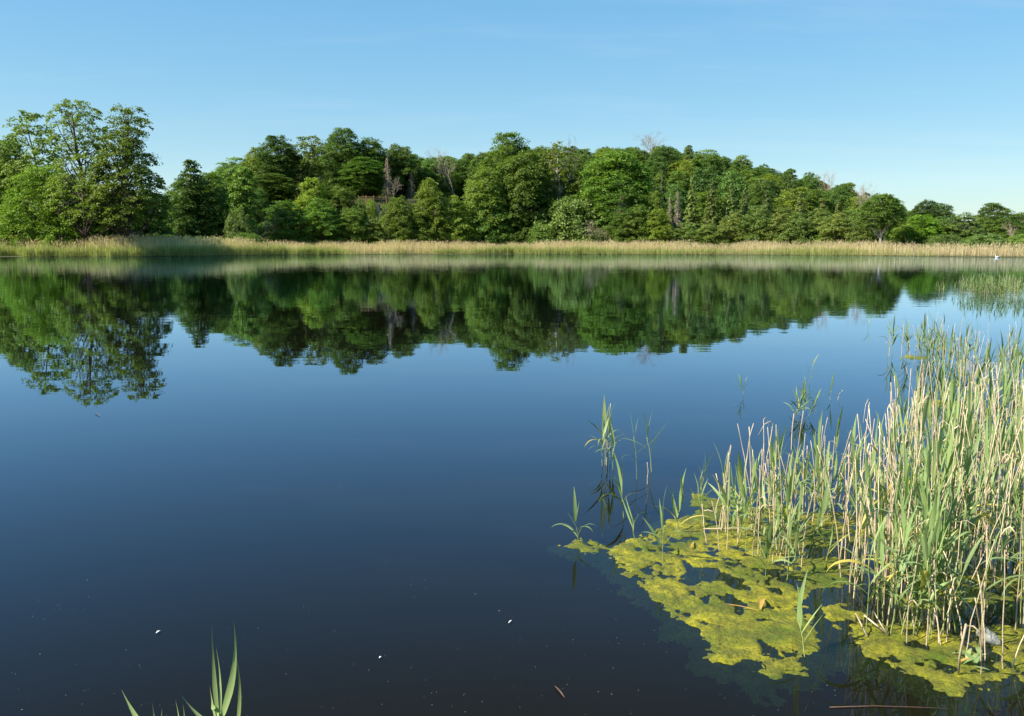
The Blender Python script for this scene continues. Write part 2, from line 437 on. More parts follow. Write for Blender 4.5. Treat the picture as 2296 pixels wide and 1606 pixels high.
def make_tree(seed, H, Rr, t0, prof, nl, ncl, lpc, ls, cr, trunk_r, bark='bark', leafmat='leaf', sparse=False, lobe_k=(0.30, 0.52), trunk_lean=0.0, inner=0.12, flat=0.4):
    """returns (trunk mesh, crown mesh). prof: radius fractions from crown base to top"""
    r = np.random.default_rng(seed)
    ps = np.linspace(0, 1, len(prof))
    lobes = []
    for i in range(nl):
        s = np.clip((i + 0.5) / nl + r.uniform(-0.5, 0.5) / nl, 0, 1)
        env = np.interp(s, ps, prof) * Rr
        az = i * 2.399 + r.uniform(-0.5, 0.5)
        lr = max(0.04 * H, env * r.uniform(*lobe_k))
        rad = max(0, env - lr) * r.uniform(0.75, 1.1)
        z = (t0 + (1 - t0) * s) * H
        z = min(z, H - lr * 0.8); z = max(z, t0 * H * 0.9 + lr * 0.3)
        lobes.append((rad * math.cos(az), rad * math.sin(az), z, lr, lr * r.uniform(0.7, 0.95)))
    lobes = np.array(lobes)
    wood = MB()
    # trunk
    n = 9
    tz = np.linspace(-0.4, H * 0.93, n)
    wob = np.cumsum(r.normal(0, 0.012 * H, (n, 2)), 0); wob[0] = 0
    tp = np.column_stack([wob[:, 0] + trunk_lean * tz, wob[:, 1], tz])
    tr = trunk_r * np.linspace(1, 0.12, n) ** 0.9; tr[0] *= 1.35
    wood.tube(tp, tr, 8)
    def trunk_at(z):
        return np.array([np.interp(z, tz, tp[:, 0]), np.interp(z, tz, tp[:, 1]), z])
    cen = lobes[:, :3].copy()
    cen[:, 0] += np.interp(cen[:, 2], tz, tp[:, 0]) * 0.8; cen[:, 1] += np.interp(cen[:, 2], tz, tp[:, 1]) * 0.8
    for c, l in zip(cen, lobes):
        zz = max(0.12 * H, c[2] - np.hypot(c[0], c[1]) * r.uniform(0.7, 1.2) - 0.04 * H)
        p0 = trunk_at(min(zz, H * 0.85)); mid = (p0 + c) / 2 + np.array([0, 0, -0.02 * H]) + r.normal(0, 0.015 * H, 3)
        br = np.interp(p0[2], tz, tr) * r.uniform(0.4, 0.6)
        wood.tube(bezier(p0, mid, c, 6), np.linspace(br, br * 0.35, 6), 5, cap=False)
        for k in range(7 if sparse else 3):
            d = unit(1, r)[0]; d[2] = abs(d[2]) * 0.8 + 0.1
            e = c + d * l[3] * r.uniform(0.7, 1.0)
            p = bezier(c, (c + e) / 2 + r.normal(0, 0.12 * l[3], 3), e, 4)
            wood.tube(p, np.linspace(br * 0.4, br * 0.08, 4), 3, cap=False)
    # foliage: sprays of leaves on the lobes
    w = lobes[:, 3] ** 2; w = w / w.sum()
    li = r.choice(nl, ncl, p=w)
    d = unit(ncl, r); d[:, 2] = np.where(d[:, 2] < -0.35, -d[:, 2], d[:, 2])
    rr = np.where(r.random(ncl) < inner, r.uniform(0.25, 0.8, ncl), r.uniform(0.8, 1.08, ncl))
    cc = cen[li] + d * rr[:, None] * np.column_stack([lobes[li, 3], lobes[li, 3], lobes[li, 4]])
    # drop most sprays buried deep in other lobes
    dist = np.linalg.norm((cc[:, None] - cen[None]) / lobes[None, :, 3:4], axis=2)
    deep = (dist < 0.62).any(1) & (r.random(ncl) < 0.7)
    cc = cc[~deep]; d = d[~deep]; m = len(cc)
    k = r.poisson(lpc, m).clip(3)
    idx = np.repeat(np.arange(m), k)
    off = r.normal(size=(len(idx), 3))
    off = off / (np.linalg.norm(off, axis=1)[:, None] + 1e-9) * (r.random(len(idx)) ** 0.5)[:, None]
    sc = cr * r.uniform(0.6, 1.35, m)
    # each spray is a tilted disc, drooping outward
    off[:, 2] *= flat
    od = d[idx].copy(); od[:, 2] = 0
    off[:, 2] -= (off * od).sum(1) * 0.45
    P = cc[idx] + off * sc[idx][:, None]
    tint = np.clip(0.45 + 0.22 * r.normal(size=m)[idx] + 0.15 * r.normal(size=len(idx)), 0, 1)
    crown = MB()
    add_leaves(crown, P, d[idx], r, ls, tint=tint)
    return wood.mesh('trunk', M[bark], True), crown.mesh('crown', M[leafmat])

def make_spruce(seed, H, Rr, dead=False):
    r = np.random.default_rng(seed)
    wood = MB(); crown = MB()
    tz = np.linspace(-0.3, H, 8); wood.tube(np.column_stack([0 * tz, 0 * tz, tz]), np.linspace(0.28, 0.02, 8), 6)
    z = H * 0.06
    P = []; D = []
    while z < H * 0.985:
        s = z / H; L = Rr * (1 - s) ** 0.8 * r.uniform(0.75, 1.15) + 0.15
        nb = 7 if s < 0.8 else 5
        for k in range(nb):
            az = r.uniform(0, 2 * np.pi); l = L * r.uniform(0.75, 1.15)
            dr = np.array([math.cos(az), math.sin(az), 0])
            p = bezier(np.array([0, 0, z]), np.array([0, 0, z - 0.10 * l]) + dr * l * 0.5, np.array([0, 0, z - (0.32 if not dead else 0.22) * l]) + dr * l, 5)
            wood.tube(p, np.linspace(0.05, 0.012, 5) * (1.0 if not dead else 1.3), 3, cap=False)
            if dead:
                for q in range(5):
                    t = r.uniform(0.3, 1); b0 = p[0] + (p[-1] - p[0]) * t
                    e = b0 + np.array([r.normal(0, .25), r.normal(0, .25), r.uniform(-0.7, -0.1)])
                    wood.tube(np.array([b0, e]), [0.022, 0.008], 3, cap=False)
                continue
            m = max(6, int(l * 13)); t = r.uniform(0.12, 1, m)
            base = p[0] + (p[-1] - p[0]) * t[:, None]
            side = np.array([-dr[1], dr[0], 0]) * (r.normal(0, 0.22, m) * l * (1.1 - t))[:, None]
            P.append(base + side + np.column_stack([r.normal(0, .06, m), r.normal(0, .06, m), -r.uniform(0, 0.45, m)]))
            D.append(np.repeat(dr[None], m, 0))
        z += r.uniform(0.35, 0.6)
    if dead:
        return wood.mesh('trunk', M['dead_wood' if seed % 2 == 0 else 'pink_wood'], True), None
    P = np.concatenate(P); D = np.concatenate(D)
    add_leaves(crown, P, D, r, 0.36, 0.25, 0.7, 0.5, tint=np.clip(0.5 + 0.25 * r.normal(size=len(P)), 0, 1), elong=2.4)
    return wood.mesh('trunk', M['bark'], True), crown.mesh('crown', M['needle'])

def make_bare(seed, H, Rr, mat='dead_wood', forks=2, fine=True):
    """a leafless tree: trunk with limbs, branches and twigs"""
    r = np.random.default_rng(seed)
    wood = MB(); tw = MB()
    def grow(p, d, L, rad, lev):
        n = 5
        pts = [p]; dd = d.copy()
        for i in range(n):
            dd = dd + r.normal(0, 0.13, 3); dd[2] += 0.05; dd /= np.linalg.norm(dd)
            pts.append(pts[-1] + dd * L / n)
        pts = np.array(pts)
        (wood if lev < 2 else tw).tube(pts, np.linspace(rad, rad * (0.45 if lev < 3 else 0.25), n + 1), 6 if lev == 0 else 3, cap=False)
        if lev >= 4: return
        nb = (9, 6, 5, 4)[lev]
        for k in range(nb):
            t = r.uniform(0.35 if lev == 0 else 0.2, 1.0); i = min(int(t * n), n - 1)
            q = pts[i] + (pts[i + 1] - pts[i]) * (t * n - i)
            ax = pts[i + 1] - pts[i]; ax /= np.linalg.norm(ax)
            s = np.cross(ax, unit(1, r)[0]); s /= np.linalg.norm(s) + 1e-9
            nd = ax * r.uniform(0.5, 0.9) + s * r.uniform(0.5, 0.9) * (Rr / H * 2.6); nd /= np.linalg.norm(nd)
            grow(q, nd, L * r.uniform(0.35, 0.6), max(0.012, rad * 0.42), lev + 1)
    grow(np.array([0, 0, -0.3]), np.array([0, 0, 1.0]), H * 0.8, 0.012 * H, 0)
    return wood.mesh('trunk', M[mat], True), tw.mesh('twigs', M[mat])

ROUND = [0.45, 0.8, 0.98, 1.0, 0.95, 0.82, 0.6, 0.3]
TALL = [0.5, 0.75, 0.9, 1.0, 0.98, 0.85, 0.65, 0.35]
BUSH = [0.8, 1.0, 1.0, 0.97, 0.9, 0.78, 0.55, 0.28]
CONE = [0.9, 1.0, 0.95, 0.86, 0.74, 0.58, 0.4, 0.18]
DOME = [1.0, 1.0, 0.98, 0.92, 0.82, 0.68, 0.48, 0.25]
OAK = [0.55, 0.9, 1.0, 0.9, 0.95, 0.9, 0.75, 0.5]

P = {}
def proto(k, H, Rr, meshes): P[k] = (H, Rr, meshes)
for i in range(3): proto('beech%d' % i, 20, 5.5, make_tree(100 + i, 20, 5.5, 0.08, ROUND, 50, 1150, 36, 0.27, 0.90, 0.34, flat=0.55, inner=0.2))
for i in range(3): proto('tall%d' % i, 22, 5.0, make_tree(120 + i, 22, 5.5, 0.08, TALL, 52, 1150, 36, 0.27, 0.90, 0.34, flat=0.55, inner=0.2))
for i in range(3): proto('low%d' % i, 14, 4.6, make_tree(140 + i, 14, 4.6, 0.02, BUSH, 44, 1000, 34, 0.24, 0.72, 0.2, flat=0.6, inner=0.18))
for i in range(3): proto('alder%d' % i, 11, 3.6, make_tree(160 + i, 11, 3.6, 0.03, BUSH, 36, 700, 28, 0.22, 0.58, 0.14, flat=0.7))
for i in range(2): proto('shrub%d' % i, 6, 4.2, make_tree(180 + i, 6, 4.2, 0.0, DOME, 36, 700, 26, 0.20, 0.55, 0.1, flat=0.8))
for i in range(2): proto('sparse%d' % i, 22, 5.0, make_tree(200 + i, 22, 5.0, 0.25, TALL, 30, 330, 18, 0.36, 0.95, 0.34, sparse=True))
proto('column', 15, 2.7, make_tree(220, 15, 2.7, 0.03, [0.8, 1, 1, 1, 0.95, 0.9, 0.75, 0.45], 38, 760, 26, 0.28, 0.7, 0.2))
proto('cone', 18, 4.2, make_tree(230, 18, 4.2, 0.03, CONE, 50, 850, 24, 0.30, 0.75, 0.25))
for i in range(2): proto('spruce%d' % i, 20, 3.6, make_spruce(240 + i, 20, 3.6))
for i in range(2): proto('deadspruce%d' % i, 16, 2.4, make_spruce(250 + i, 16, 2.4, True))
for i in range(3): proto('bare%d' % i, 16, 3.5, make_bare(260 + i, 16, 3.5))
proto('bare_pink', 14, 3.5, make_bare(270, 14, 3.5, 'pink_wood'))
proto('oak_a', 26, 8.0, make_tree(301, 26, 8.0, 0.20, [0.9, 1.0, 0.8, 0.62, 0.7, 0.72, 0.62, 0.4], 48, 560, 34, 0.28, 0.85, 0.55, sparse=True, trunk_lean=-0.02, inner=0.05))
proto('oak_b', 26, 7.0, make_tree(307, 26, 7.0, 0.18, [0.8, 1.0, 0.98, 0.85, 0.72, 0.6, 0.48, 0.32], 50, 1000, 36, 0.28, 0.95, 0.55, sparse=True, inner=0.06))
proto('maple', 17, 8.5, make_tree(311, 17, 8.5, 0.02, DOME, 66, 1800, 34, 0.26, 0.85, 0.35, flat=0.5))
proto('park', 17, 5.0, make_tree(321, 17, 5.0, 0.42, [0.6, 0.95, 1.0, 1.0, 0.95, 0.8, 0.6, 0.32], 44, 1000, 34, 0.25, 0.8, 0.36, bark='pale_bark'))
proto('halfdead', 22, 4.6, make_tree(331, 22, 4.6, 0.42, TALL, 18, 130, 14, 0.42, 0.95, 0.34, bark='pale_bark', sparse=True))

tree_rng = random.Random(5)
def tree(kind, px, top, wpx, D, label, color=(1, 1, 1), name='tree', group=None, cat='tree', base=None, rot=None, free=False):
    """a tree whose foot stands D metres away: px, top and wpx are how the photo shows it"""
    H, Rr, (tm, cm) = P[kind]
    if not free:      # a crown does not reach over the reed belt
        for _ in range(3):
            D = max(D, float(shore((px - 1148) / FPX * D)) + 11 + 0.5 * 1.18 * wpx / FPX * D * 0.85)
    t = at(px, top, D)
    X = t[0]
    zb = float(terrain(X, D)) if base is None else base
    h = max(1.0, t[2] - zb)
    w = 1.18 * wpx / FPX * D
    e = empty(name, (X, D, zb - 0.05))
    e.rotation_euler = (0, 0, tree_rng.uniform(0, 6.28) if rot is None else rot)
    e.scale = (w / (2 * Rr), w / (2 * Rr), h / H)
    tag(e, label, cat, group)
    link('trunk', tm, e)
    if cm is not None:
        c = link(cm.name.split('.')[0], cm, e)
        c.color = (*color, 1)
    return e

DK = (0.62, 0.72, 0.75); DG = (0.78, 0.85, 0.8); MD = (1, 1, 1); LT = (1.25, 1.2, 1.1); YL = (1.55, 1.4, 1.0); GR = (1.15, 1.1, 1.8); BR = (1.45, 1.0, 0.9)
T = tree
# --- left group at the reeds
T('oak_a', 185, 224, 165, 161, 'tall open oak with a thin crown, sky showing between its branches', (1.25, 1.15, 1.2), 'oak_tree', rot=0.4, free=True)
T('oak_b', 278, 240, 165, 160, 'leafy oak standing nearest the gap of sky', (1.3, 1.2, 0.9), 'oak_tree', rot=2.0, free=True)
T('sparse0', 78, 252, 125, 172, 'thin airy tree behind the big rounded maple', (1.3, 1.25, 1.5))
T('beech1', 8, 312, 120, 178, 'dense bright tree cut by the left edge of the photo', LT)
T('maple', 92, 372, 200, 165, 'broad rounded maple with boughs down to the reeds', (1.15, 1.25, 0.7), 'maple_tree', free=True)
T('low1', 15, 470, 70, 160, 'greyish bush at the left edge under the maple', (0.8, 0.95, 1.4), 'bush', cat='bush')
T('shrub0', 112, 524, 32, 157, 'small bright bush poking out of the reeds below the maple', (1.5, 1.5, 0.8), 'bush', cat='bush', free=True)
T('low0', 235, 420, 110, 176, 'shaded tree filling the space between the two oak trunks', DG)
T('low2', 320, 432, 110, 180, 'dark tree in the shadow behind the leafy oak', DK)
T('beech0', 165, 400, 110, 186, 'dark tree glimpsed behind the open oak', DG)
# --- dark bay and foot of the cliff
T('cone', 434, 362, 104, 196, 'dark cone-shaped tree beside the gap of sky', DK)
T('beech2', 412, 398, 84, 204, 'rounded dark tree closing the dip left of the cone-shaped tree', DG)
T('tall1', 470, 388, 84, 206, 'rounded tree between the cone-shaped and column-shaped trees', DG)
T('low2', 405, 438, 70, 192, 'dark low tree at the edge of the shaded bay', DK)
T('low0', 478, 425, 74, 196, 'mid green tree right of the cone-shaped tree', DG)
T('sparse1', 520, 350, 86, 232, 'thin feathery tree peeping over the column-shaped tree', (1.0, 1.1, 1.6))
T('column', 536, 378, 56, 198, 'light green column-shaped tree beside the dark bay', (1.15, 1.25, 1.2))
T('shrub1', 532, 470, 62, 194, 'rounded grey-green bush below the column-shaped tree', GR, 'bush', cat='bush')
T('tall0', 600, 303, 92, 236, 'tall dark tree at the cliff top, first on the skyline', DK)
T('sparse0', 680, 305, 92, 240, 'half-bare greyish tree on the cliff top', (1.1, 1.0, 1.5))
T('halfdead', 706, 316, 60, 238, 'thin grey tree with bare lower trunk on the cliff top', (1.2, 1.0, 1.2))
T('tall1', 772, 288, 88, 236, 'tallest dark round-headed tree on the cliff top', DK)
T('beech2', 828, 308, 84, 240, 'rounded dark tree right of the tallest cliff tree', DG)
T('tall2', 826, 352, 90, 232, 'layered beech standing above the wooden railing', (0.8, 1.0, 0.75))
T('beech0', 896, 322, 82, 244, 'green tree at the right end of the cliff-top row', MD)
T('beech1', 620, 390, 100, 228, 'dense green tree on the slope below the first skyline tree', DG)
T('low1', 575, 420, 66, 212, 'dark tree between the column tree and the cliff', DK)
T('low2', 702, 400, 86, 222, 'yellow-green maple on the cliff brow', YL)
T('low0', 762, 418, 76, 224, 'green maple beside the yellow-green one on the brow', MD)
T('low1', 640, 448, 104, 205, 'dense maple at the foot of the cliff above the bare snag', (0.85, 1.05, 0.9))
T('low2', 716, 446, 96, 205, 'rounded maple in the middle of the cliff foot', (0.85, 1.0, 0.9))
T('low0', 776, 468, 80, 206, 'low maple just left of the pale rock', MD)
T('alder1', 838, 492, 70, 206, 'young tree in front of the pale rock', (1.3, 1.2, 1.5))
T('alder2', 812, 512, 60, 203, 'small bush at the foot of the pale rock', (1.1, 1.2, 0.9), 'bush', cat='bush')
T('alder2', 800, 462, 44, 219, 'small dark bush on the left side of the rock', DG, 'bush', cat='bush')
T('shrub1', 858, 478, 34, 218, 'ragged little bush growing on the rock ledge', (1.3, 1.2, 1.6), 'bush', cat='bush')
T('alder1', 806, 446, 30, 221, 'narrow green bush covering the left end of the railing bank', MD, 'bush', cat='bush')
T('shrub0', 832, 447, 36, 222, 'yellowish turf bush hanging over the rock below the railing', YL, 'bush', cat='bush')
T('alder0', 872, 458, 50, 218, 'greyish leaning bush on the right side of the rock', GR, 'bush', cat='bush')
T('low1', 895, 440, 84, 208, 'bright maple right of the pale rock', LT)
T('low2', 962, 402, 84, 212, 'yellow-green rounded tree below the grey dead trees', YL)
T('low0', 940, 470, 86, 203, 'leafy tree at the waterside below the yellow-green one', MD)
T('alder1', 1024, 440, 78, 210, 'pale birch-like tree left of the big central tree', (1.5, 1.35, 1.2))
T('alder0', 1010, 492, 70, 203, 'small pale tree at the reeds left of the central tree', LT)
T('beech1', 985, 352, 100, 290, 'dark round tree on the low saddle of the skyline', DG)
T('beech2', 1050, 358, 90, 300, 'tree on the saddle touching the big central tree', MD)
T('tall2', 935, 345, 80, 285, 'tree on the skyline saddle behind the cliff-top row', DG)
# --- central group
T('tall0', 1128, 296, 120, 226, 'tallest pointed tree in the middle of the wood', (1.05, 1.1, 0.9))
T('beech0', 1170, 340, 120, 222, 'broad green tree leaning on the tallest pointed tree', MD)
T('beech2', 1092, 372, 90, 216, 'green tree on the left flank of the central group', LT)
T('low1', 1100, 428, 104, 206, 'rounded blue-green tree at the reeds in the central group', (0.9, 1.05, 1.2))
T('low2', 1162, 452, 74, 208, 'shaded tree beside the dark gap in the wood', DG)
T('halfdead', 1243, 318, 90, 224, 'half-dead tree with white trunk and bare top branches', (1.3, 1.1, 0.8))
T('tall1', 1210, 330, 90, 236, 'green tree behind the half-dead white trunk', MD)
T('beech1', 1290, 345, 90, 236, 'green tree between the white trunk and the big round tree', MD)
T('beech0', 1372, 332, 168, 222, 'huge dense round tree right of the middle', (0.9, 1.05, 0.8))
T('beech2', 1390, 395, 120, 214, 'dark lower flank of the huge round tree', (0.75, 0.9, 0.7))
T('shrub0', 1290, 440, 170, 203, 'wide feathery willow at the reeds in the middle', (1.25, 1.2, 1.9), 'willow_tree')
T('shrub1', 1215, 493, 84, 201, 'low rounded willow bush left of the wide willow', (1.25, 1.3, 1.7), 'bush', cat='bush')
T('low0', 1392, 478, 70, 201, 'small dark tree at the foot of the huge round tree', DG)
T('alder1', 1440, 462, 80, 198, 'small leafy tree right of the huge round tree', MD)
T('low2', 1478, 470, 66, 197, 'bright bush-like tree before the spruces', YL)
T('alder2', 1462, 430, 70, 212, 'pale tree above the bright bush-like tree', LT)
# --- spruces and the alder belt
for i, (x, top, w, D, c) in enumerate([(1552, 395, 54, 214, (1.3, 1.3, 0.9)), (1598, 402, 56, 212, (1.35, 1.3, 0.9)), (1640, 408, 54, 213, (1.2, 1.25, 0.9)), (1672, 415, 46, 216, (1.2, 1.2, 1)), (1795, 432, 50, 216, (1.3, 1.2, 1)), (1845, 440, 50, 215, (1.5, 1.25, 0.9)), (1880, 450, 46, 212, (1.4, 1.25, 0.9)), (1720, 425, 48, 220, (1.1, 1.1, 1))]):
    T('spruce%d' % (i % 2), x, top, w, D, ['leftmost tall spruce of the row beside the reddish dead spruce', 'second tall spruce of the row, tip above its neighbours', 'third tall spruce of the row, broad and dark', 'fourth spruce of the row, narrower than the rest', 'spruce rising from the alders under the falling skyline', 'olive spruce among the alders nearer the falling skyline', 'small olive spruce closest to the pale-trunked tree', 'dark spruce half hidden behind the alder belt'][i], c, 'spruce_tree', 'spruces above the alder belt')
alders = [(1530, 500, 70, 193), (1588, 502, 70, 191), (1640, 478, 76, 191), (1690, 462, 84, 194), (1730, 492, 74, 189), (1762, 466, 84, 196), (1800, 480, 78, 188), (1836, 468, 80, 193), (1872, 478, 80, 185), (1905, 472, 76, 188), (1932, 490, 66, 181), (1668, 508, 60, 186), (1560, 515, 56, 187)]
where = ['below the reddish dead spruce', 'below the second spruce', 'below the third spruce', 'where the belt rises behind the fourth spruce', 'in the dip of the belt', 'tallest in the middle of the belt', 'just right of the tallest alder', 'under the olive spruce', 'right of the olive spruce', 'second from the pale-trunked tree', 'touching the pale-trunked tree', 'low at the reeds before the fourth spruce', 'lowest, at the reeds under the first spruce']
for i, (x, top, w, D) in enumerate(alders):
    T('alder%d' % (i % 3), x, top, w, D, 'grey-green alder of the waterside belt, ' + where[i], (1.25 + 0.1 * (i % 3), 1.2, 1.7), 'alder_tree', 'alders of the waterside belt')
# --- right-hand end
T('park', 1982, 436, 88, 174, 'separate tree with a pale bare trunk at the reeds', (0.95, 1.05, 0.9), free=True)
T('low1', 1950, 496, 34, 186, 'leafy lower bough mass left of the pale trunk', (0.95, 1.15, 0.8), 'bush', cat='bush')
T('low0', 2012, 486, 52, 190, 'shaded bush right of the pale trunk', DK, 'bush', cat='bush')
T('beech1', 2068, 449, 70, 262, 'dark tree on the far skyline right of the pale trunk', DK)
T('beech2', 2112, 455, 70, 268, 'second dark tree on the far skyline sloping down', DK)
T('low2', 2072, 482, 84, 182, 'bright green tree below the far dark skyline trees', (1.1, 1.3, 0.7))
T('alder0', 2040, 496, 60, 180, 'pale green tree between pale trunk and bright tree', LT)
T('alder1', 2168, 478, 90, 182, 'grey-green willow tree near the right edge', (1.2, 1.15, 1.8), 'willow_tree')
T('tall1', 2226, 455, 76, 205, 'round dark tree, highest near the right edge', DG)
T('beech0', 2280, 476, 80, 220, 'dark tree cut by the right edge of the photo', DG)
T('shrub0', 2215, 524, 100, 160, 'low pale willow bush at the reeds near the right edge', (1.2, 1.2, 2.0), 'bush', cat='bush')
T('shrub1', 2125, 526, 90, 168, 'low pale bush left of the right-hand willow', (1.2, 1.2, 1.8), 'bush', cat='bush')
T('shrub0', 2285, 525, 60, 158, 'low bush cut by the right edge of the photo', (1.3, 1.3, 1.6), 'bush', cat='bush')
T('alder2', 2122, 492, 70, 184, 'full grey-green tree left of the right-hand willow', (1.2, 1.2, 1.6))
T('low1', 2205, 486, 64, 186, 'full rounded tree between the willow and the highest right tree', MD)
T('low2', 2256, 490, 70, 184, 'full rounded tree under the highest right tree', DG)
T('bare1', 2276, 500, 20, 172, 'small leafless tree with white trunk near the right edge', name='dead_tree')
# --- dead trees
T('deadspruce0', 868, 352, 32, 228, 'dead grey spruce standing alone above the rock', name='dead_tree')
T('bare0', 880, 400, 22, 227, 'white forked dead branch leaning right of the grey spruce', name='dead_tree')
T('bare2', 1018, 358, 44, 250, 'tallest bare grey tree on the saddle', name='dead_tree')
T('deadspruce1', 975, 372, 26, 252, 'bare brownish tree left of the tallest bare tree', name='dead_tree')
T('deadspruce0', 922, 384, 24, 240, 'short bare brown tree beside the cliff-top row', name='dead_tree')
T('deadspruce1', 1520, 425, 28, 205, 'reddish dead spruce left of the living spruces', name='dead_tree')
T('deadspruce0', 1502, 440, 22, 210, 'smaller grey dead spruce beside the reddish one', name='dead_tree')
T('bare_pink', 1475, 312, 56, 352, 'reddish leafless tree on the highest skyline', name='dead_tree')
T('bare_pink', 1950, 428, 40, 186, 'pinkish dead tree beside the pale-trunked tree', name='dead_tree')
T('bare1', 1268, 322, 44, 232, 'bare branching tree top behind the half-dead white trunk', name='dead_tree')
T('bare1', 585, 478, 44, 200, 'twisted bare snag in the dark hollow under the cliff', name='dead_tree')
T('bare2', 1376, 462, 24, 209, 'grey broken snag against the huge round tree', name='dead_tree')
T('bare1', 1345, 500, 40, 198, 'low tangle of dead branches beside the wide willow', name='dead_tree')
T('bare_pink', 1845, 398, 30, 300, 'thin bare tree on the falling skyline', name='dead_tree')

# --- the wooded hill: rows of trees climbing the slope
hr = random.Random(11)
def hill_label(x, D, c):
    tone = {DK: 'dark green', DG: 'deep green', MD: 'mid green', LT: 'light green'}.get(c, 'grey-green')
    slope = 'low on the hill' if D < 262 else 'halfway up the hill' if D < 315 else 'high on the hill' if D < 352 else 'along the crest'
    for lim, w in ((620, 'behind the first cliff-top trees'), (760, 'behind the half-bare cliff-top tree'), (900, 'behind the tallest cliff-top tree'), (1060, 'at the saddle of bare trees'), (1200, 'above the tallest pointed tree'), (1310, 'above the white trunk'), (1450, 'above the huge round tree'), (1540, 'under the reddish leafless tree'), (1700, 'above the row of spruces'), (1830, 'where the skyline begins to fall'), (1940, 'near the foot of the falling skyline')):
        if x < lim: break
    else: w = 'behind the pale-trunked tree'
    return tone + ' tree ' + slope + ' ' + w
count = 0
for D in (236, 254, 272, 290, 308, 326, 344, 362, 376):
    x = 470 if D > 244 else 1060
    while x < 2140:
        xx = x + hr.uniform(-10, 10); DD = D + hr.uniform(-6, 6)
        u = (xx - 1148) / FPX
        hh = np.interp(u, RU, RH)
        if hh > 3.0 or D < 300:
            X = u * DD; z = float(terrain(X, DD)); th = hr.uniform(14, 19)
            if xx > 1900: th *= 0.8
            if xx > 2040: th *= 0.75
            # photo row of the top of such a tree
            e = math.atan((z + th - CAM_H) / DD); top = 803 - FPX * math.tan(e + PITCH)
            sk = np.interp(xx, [470, 520, 560, 600, 690, 760, 830, 890, 1000, 1100, 1240, 1400, 1480, 1540, 1650, 1800, 1900, 1990, 2060, 2140], [395, 375, 345, 322, 335, 312, 330, 345, 358, 335, 330, 330, 320, 325, 350, 393, 419, 444, 456, 472])
            top = max(top, sk + hr.choice([-9, -4, 2, 6, 12, 18, 24]) + hr.uniform(-3, 3))
            k = hr.choice(['beech0', 'beech1', 'beech2', 'tall0', 'tall1', 'tall2', 'low0', 'low1', 'low2', 'sparse1', 'alder0', 'spruce0', 'column', 'cone'])
            c = hr.choice([DK, DG, DG, MD, MD, LT, (1.1, 1.0, 1.5), (1.35, 1.15, 0.9), (0.8, 0.95, 1.3)])
            T(k, xx, top, hr.uniform(6.5, 13.5) * (0.6 if k in ('spruce0', 'column') else 0.8 if k in ('cone', 'alder0') else 1) / DD * FPX, DD, hill_label(xx, DD, c), c, 'hill_tree', 'trees of the wooded hill')
            count += 1
        x += hr.uniform(5.0, 9.5) / D * FPX
for i, (x, top, D) in enumerate([(-25, 330, 190), (30, 352, 196), (85, 380, 192), (140, 405, 198), (200, 418, 194), (255, 420, 200), (310, 428, 196), (355, 436, 200), (385, 452, 204), (-60, 345, 180)]):
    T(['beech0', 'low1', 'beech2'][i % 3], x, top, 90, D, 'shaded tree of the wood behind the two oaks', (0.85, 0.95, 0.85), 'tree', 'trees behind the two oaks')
# shaded bushes that close the wood's foot
for i, x in enumerate([345, 372, 455, 500, 556, 660, 690, 745, 800, 860, 905, 985, 1040, 1135, 1180, 1250, 1330, 1420, 1500, 1620, 1700, 1780, 1850, 1920, 2050, 2100, 2190, 2250]):
    D = float(shore((x - 1148) / FPX * 190)) + 11 + (i % 3) * 3
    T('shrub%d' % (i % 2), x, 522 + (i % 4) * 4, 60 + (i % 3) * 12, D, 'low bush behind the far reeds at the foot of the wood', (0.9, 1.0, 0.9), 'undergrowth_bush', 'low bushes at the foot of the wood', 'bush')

# ------------------------------------------------------------------ rock face and railing on the cliff
def rock_face():
    r = np.random.default_rng(41)
    c0 = at(806, 505, 221.5); c1 = at(872, 452, 221.5)
    xs = np.linspace(c0[0], c1[0], 26); zs = np.linspace(c0[2], c1[2] - 0.3, 18)
    X, Z = np.meshgrid(xs, zs)
    # blocky strata: stepped noise
    Yb = 221.0 + (Z - c0[2]) * 0.55
    Yb = Yb - np.round(fbm(X / 1.6, Z / 1.1, 5) * 5) * 0.35 - fbm(X / 0.7, Z / 0.5, 9) * 0.5
    edge = np.minimum(np.minimum(X - xs[0], xs[-1] - X) / 1.2, 1); Yb += (1 - np.clip(edge, 0, 1)) * 2.0
    Z = Z - 1.6 * smooth(0.55, 1, (Z - c0[2]) / (zs[-1] - c0[2])) * (0.6 + fbm(X / 1.3, X * 0 + 3, 71) * 1.4)
    v = np.stack([X, Yb, Z], -1); nx = 26; ny = 18
    back = v.copy(); back[..., 1] = 229
    i, j = np.meshgrid(np.arange(nx - 1), np.arange(ny - 1))
    q = np.stack([j * nx + i, j * nx + i + 1, (j + 1) * nx + i + 1, (j + 1) * nx + i], -1).reshape(-1, 4)
    m = MB(); m.add(v.reshape(-1, 3), q)
    # top and sides run back into the slope
    t = np.concatenate([v[-1], back[-1]]); i = np.arange(nx - 1)
    m.add(t, np.stack([i, i + 1, i + 1 + nx, i + nx], -1))
    for s in (0, -1):
        t = np.concatenate([v[:, s], back[:, s]]); i = np.arange(ny - 1)
        m.add(t, np.stack([i, i + 1, i + 1 + ny, i + ny], -1))
    return m.build('rock_face', M['rock'])
tag(rock_face(), 'pale bare rock face showing through the trees below the railing', 'rock')

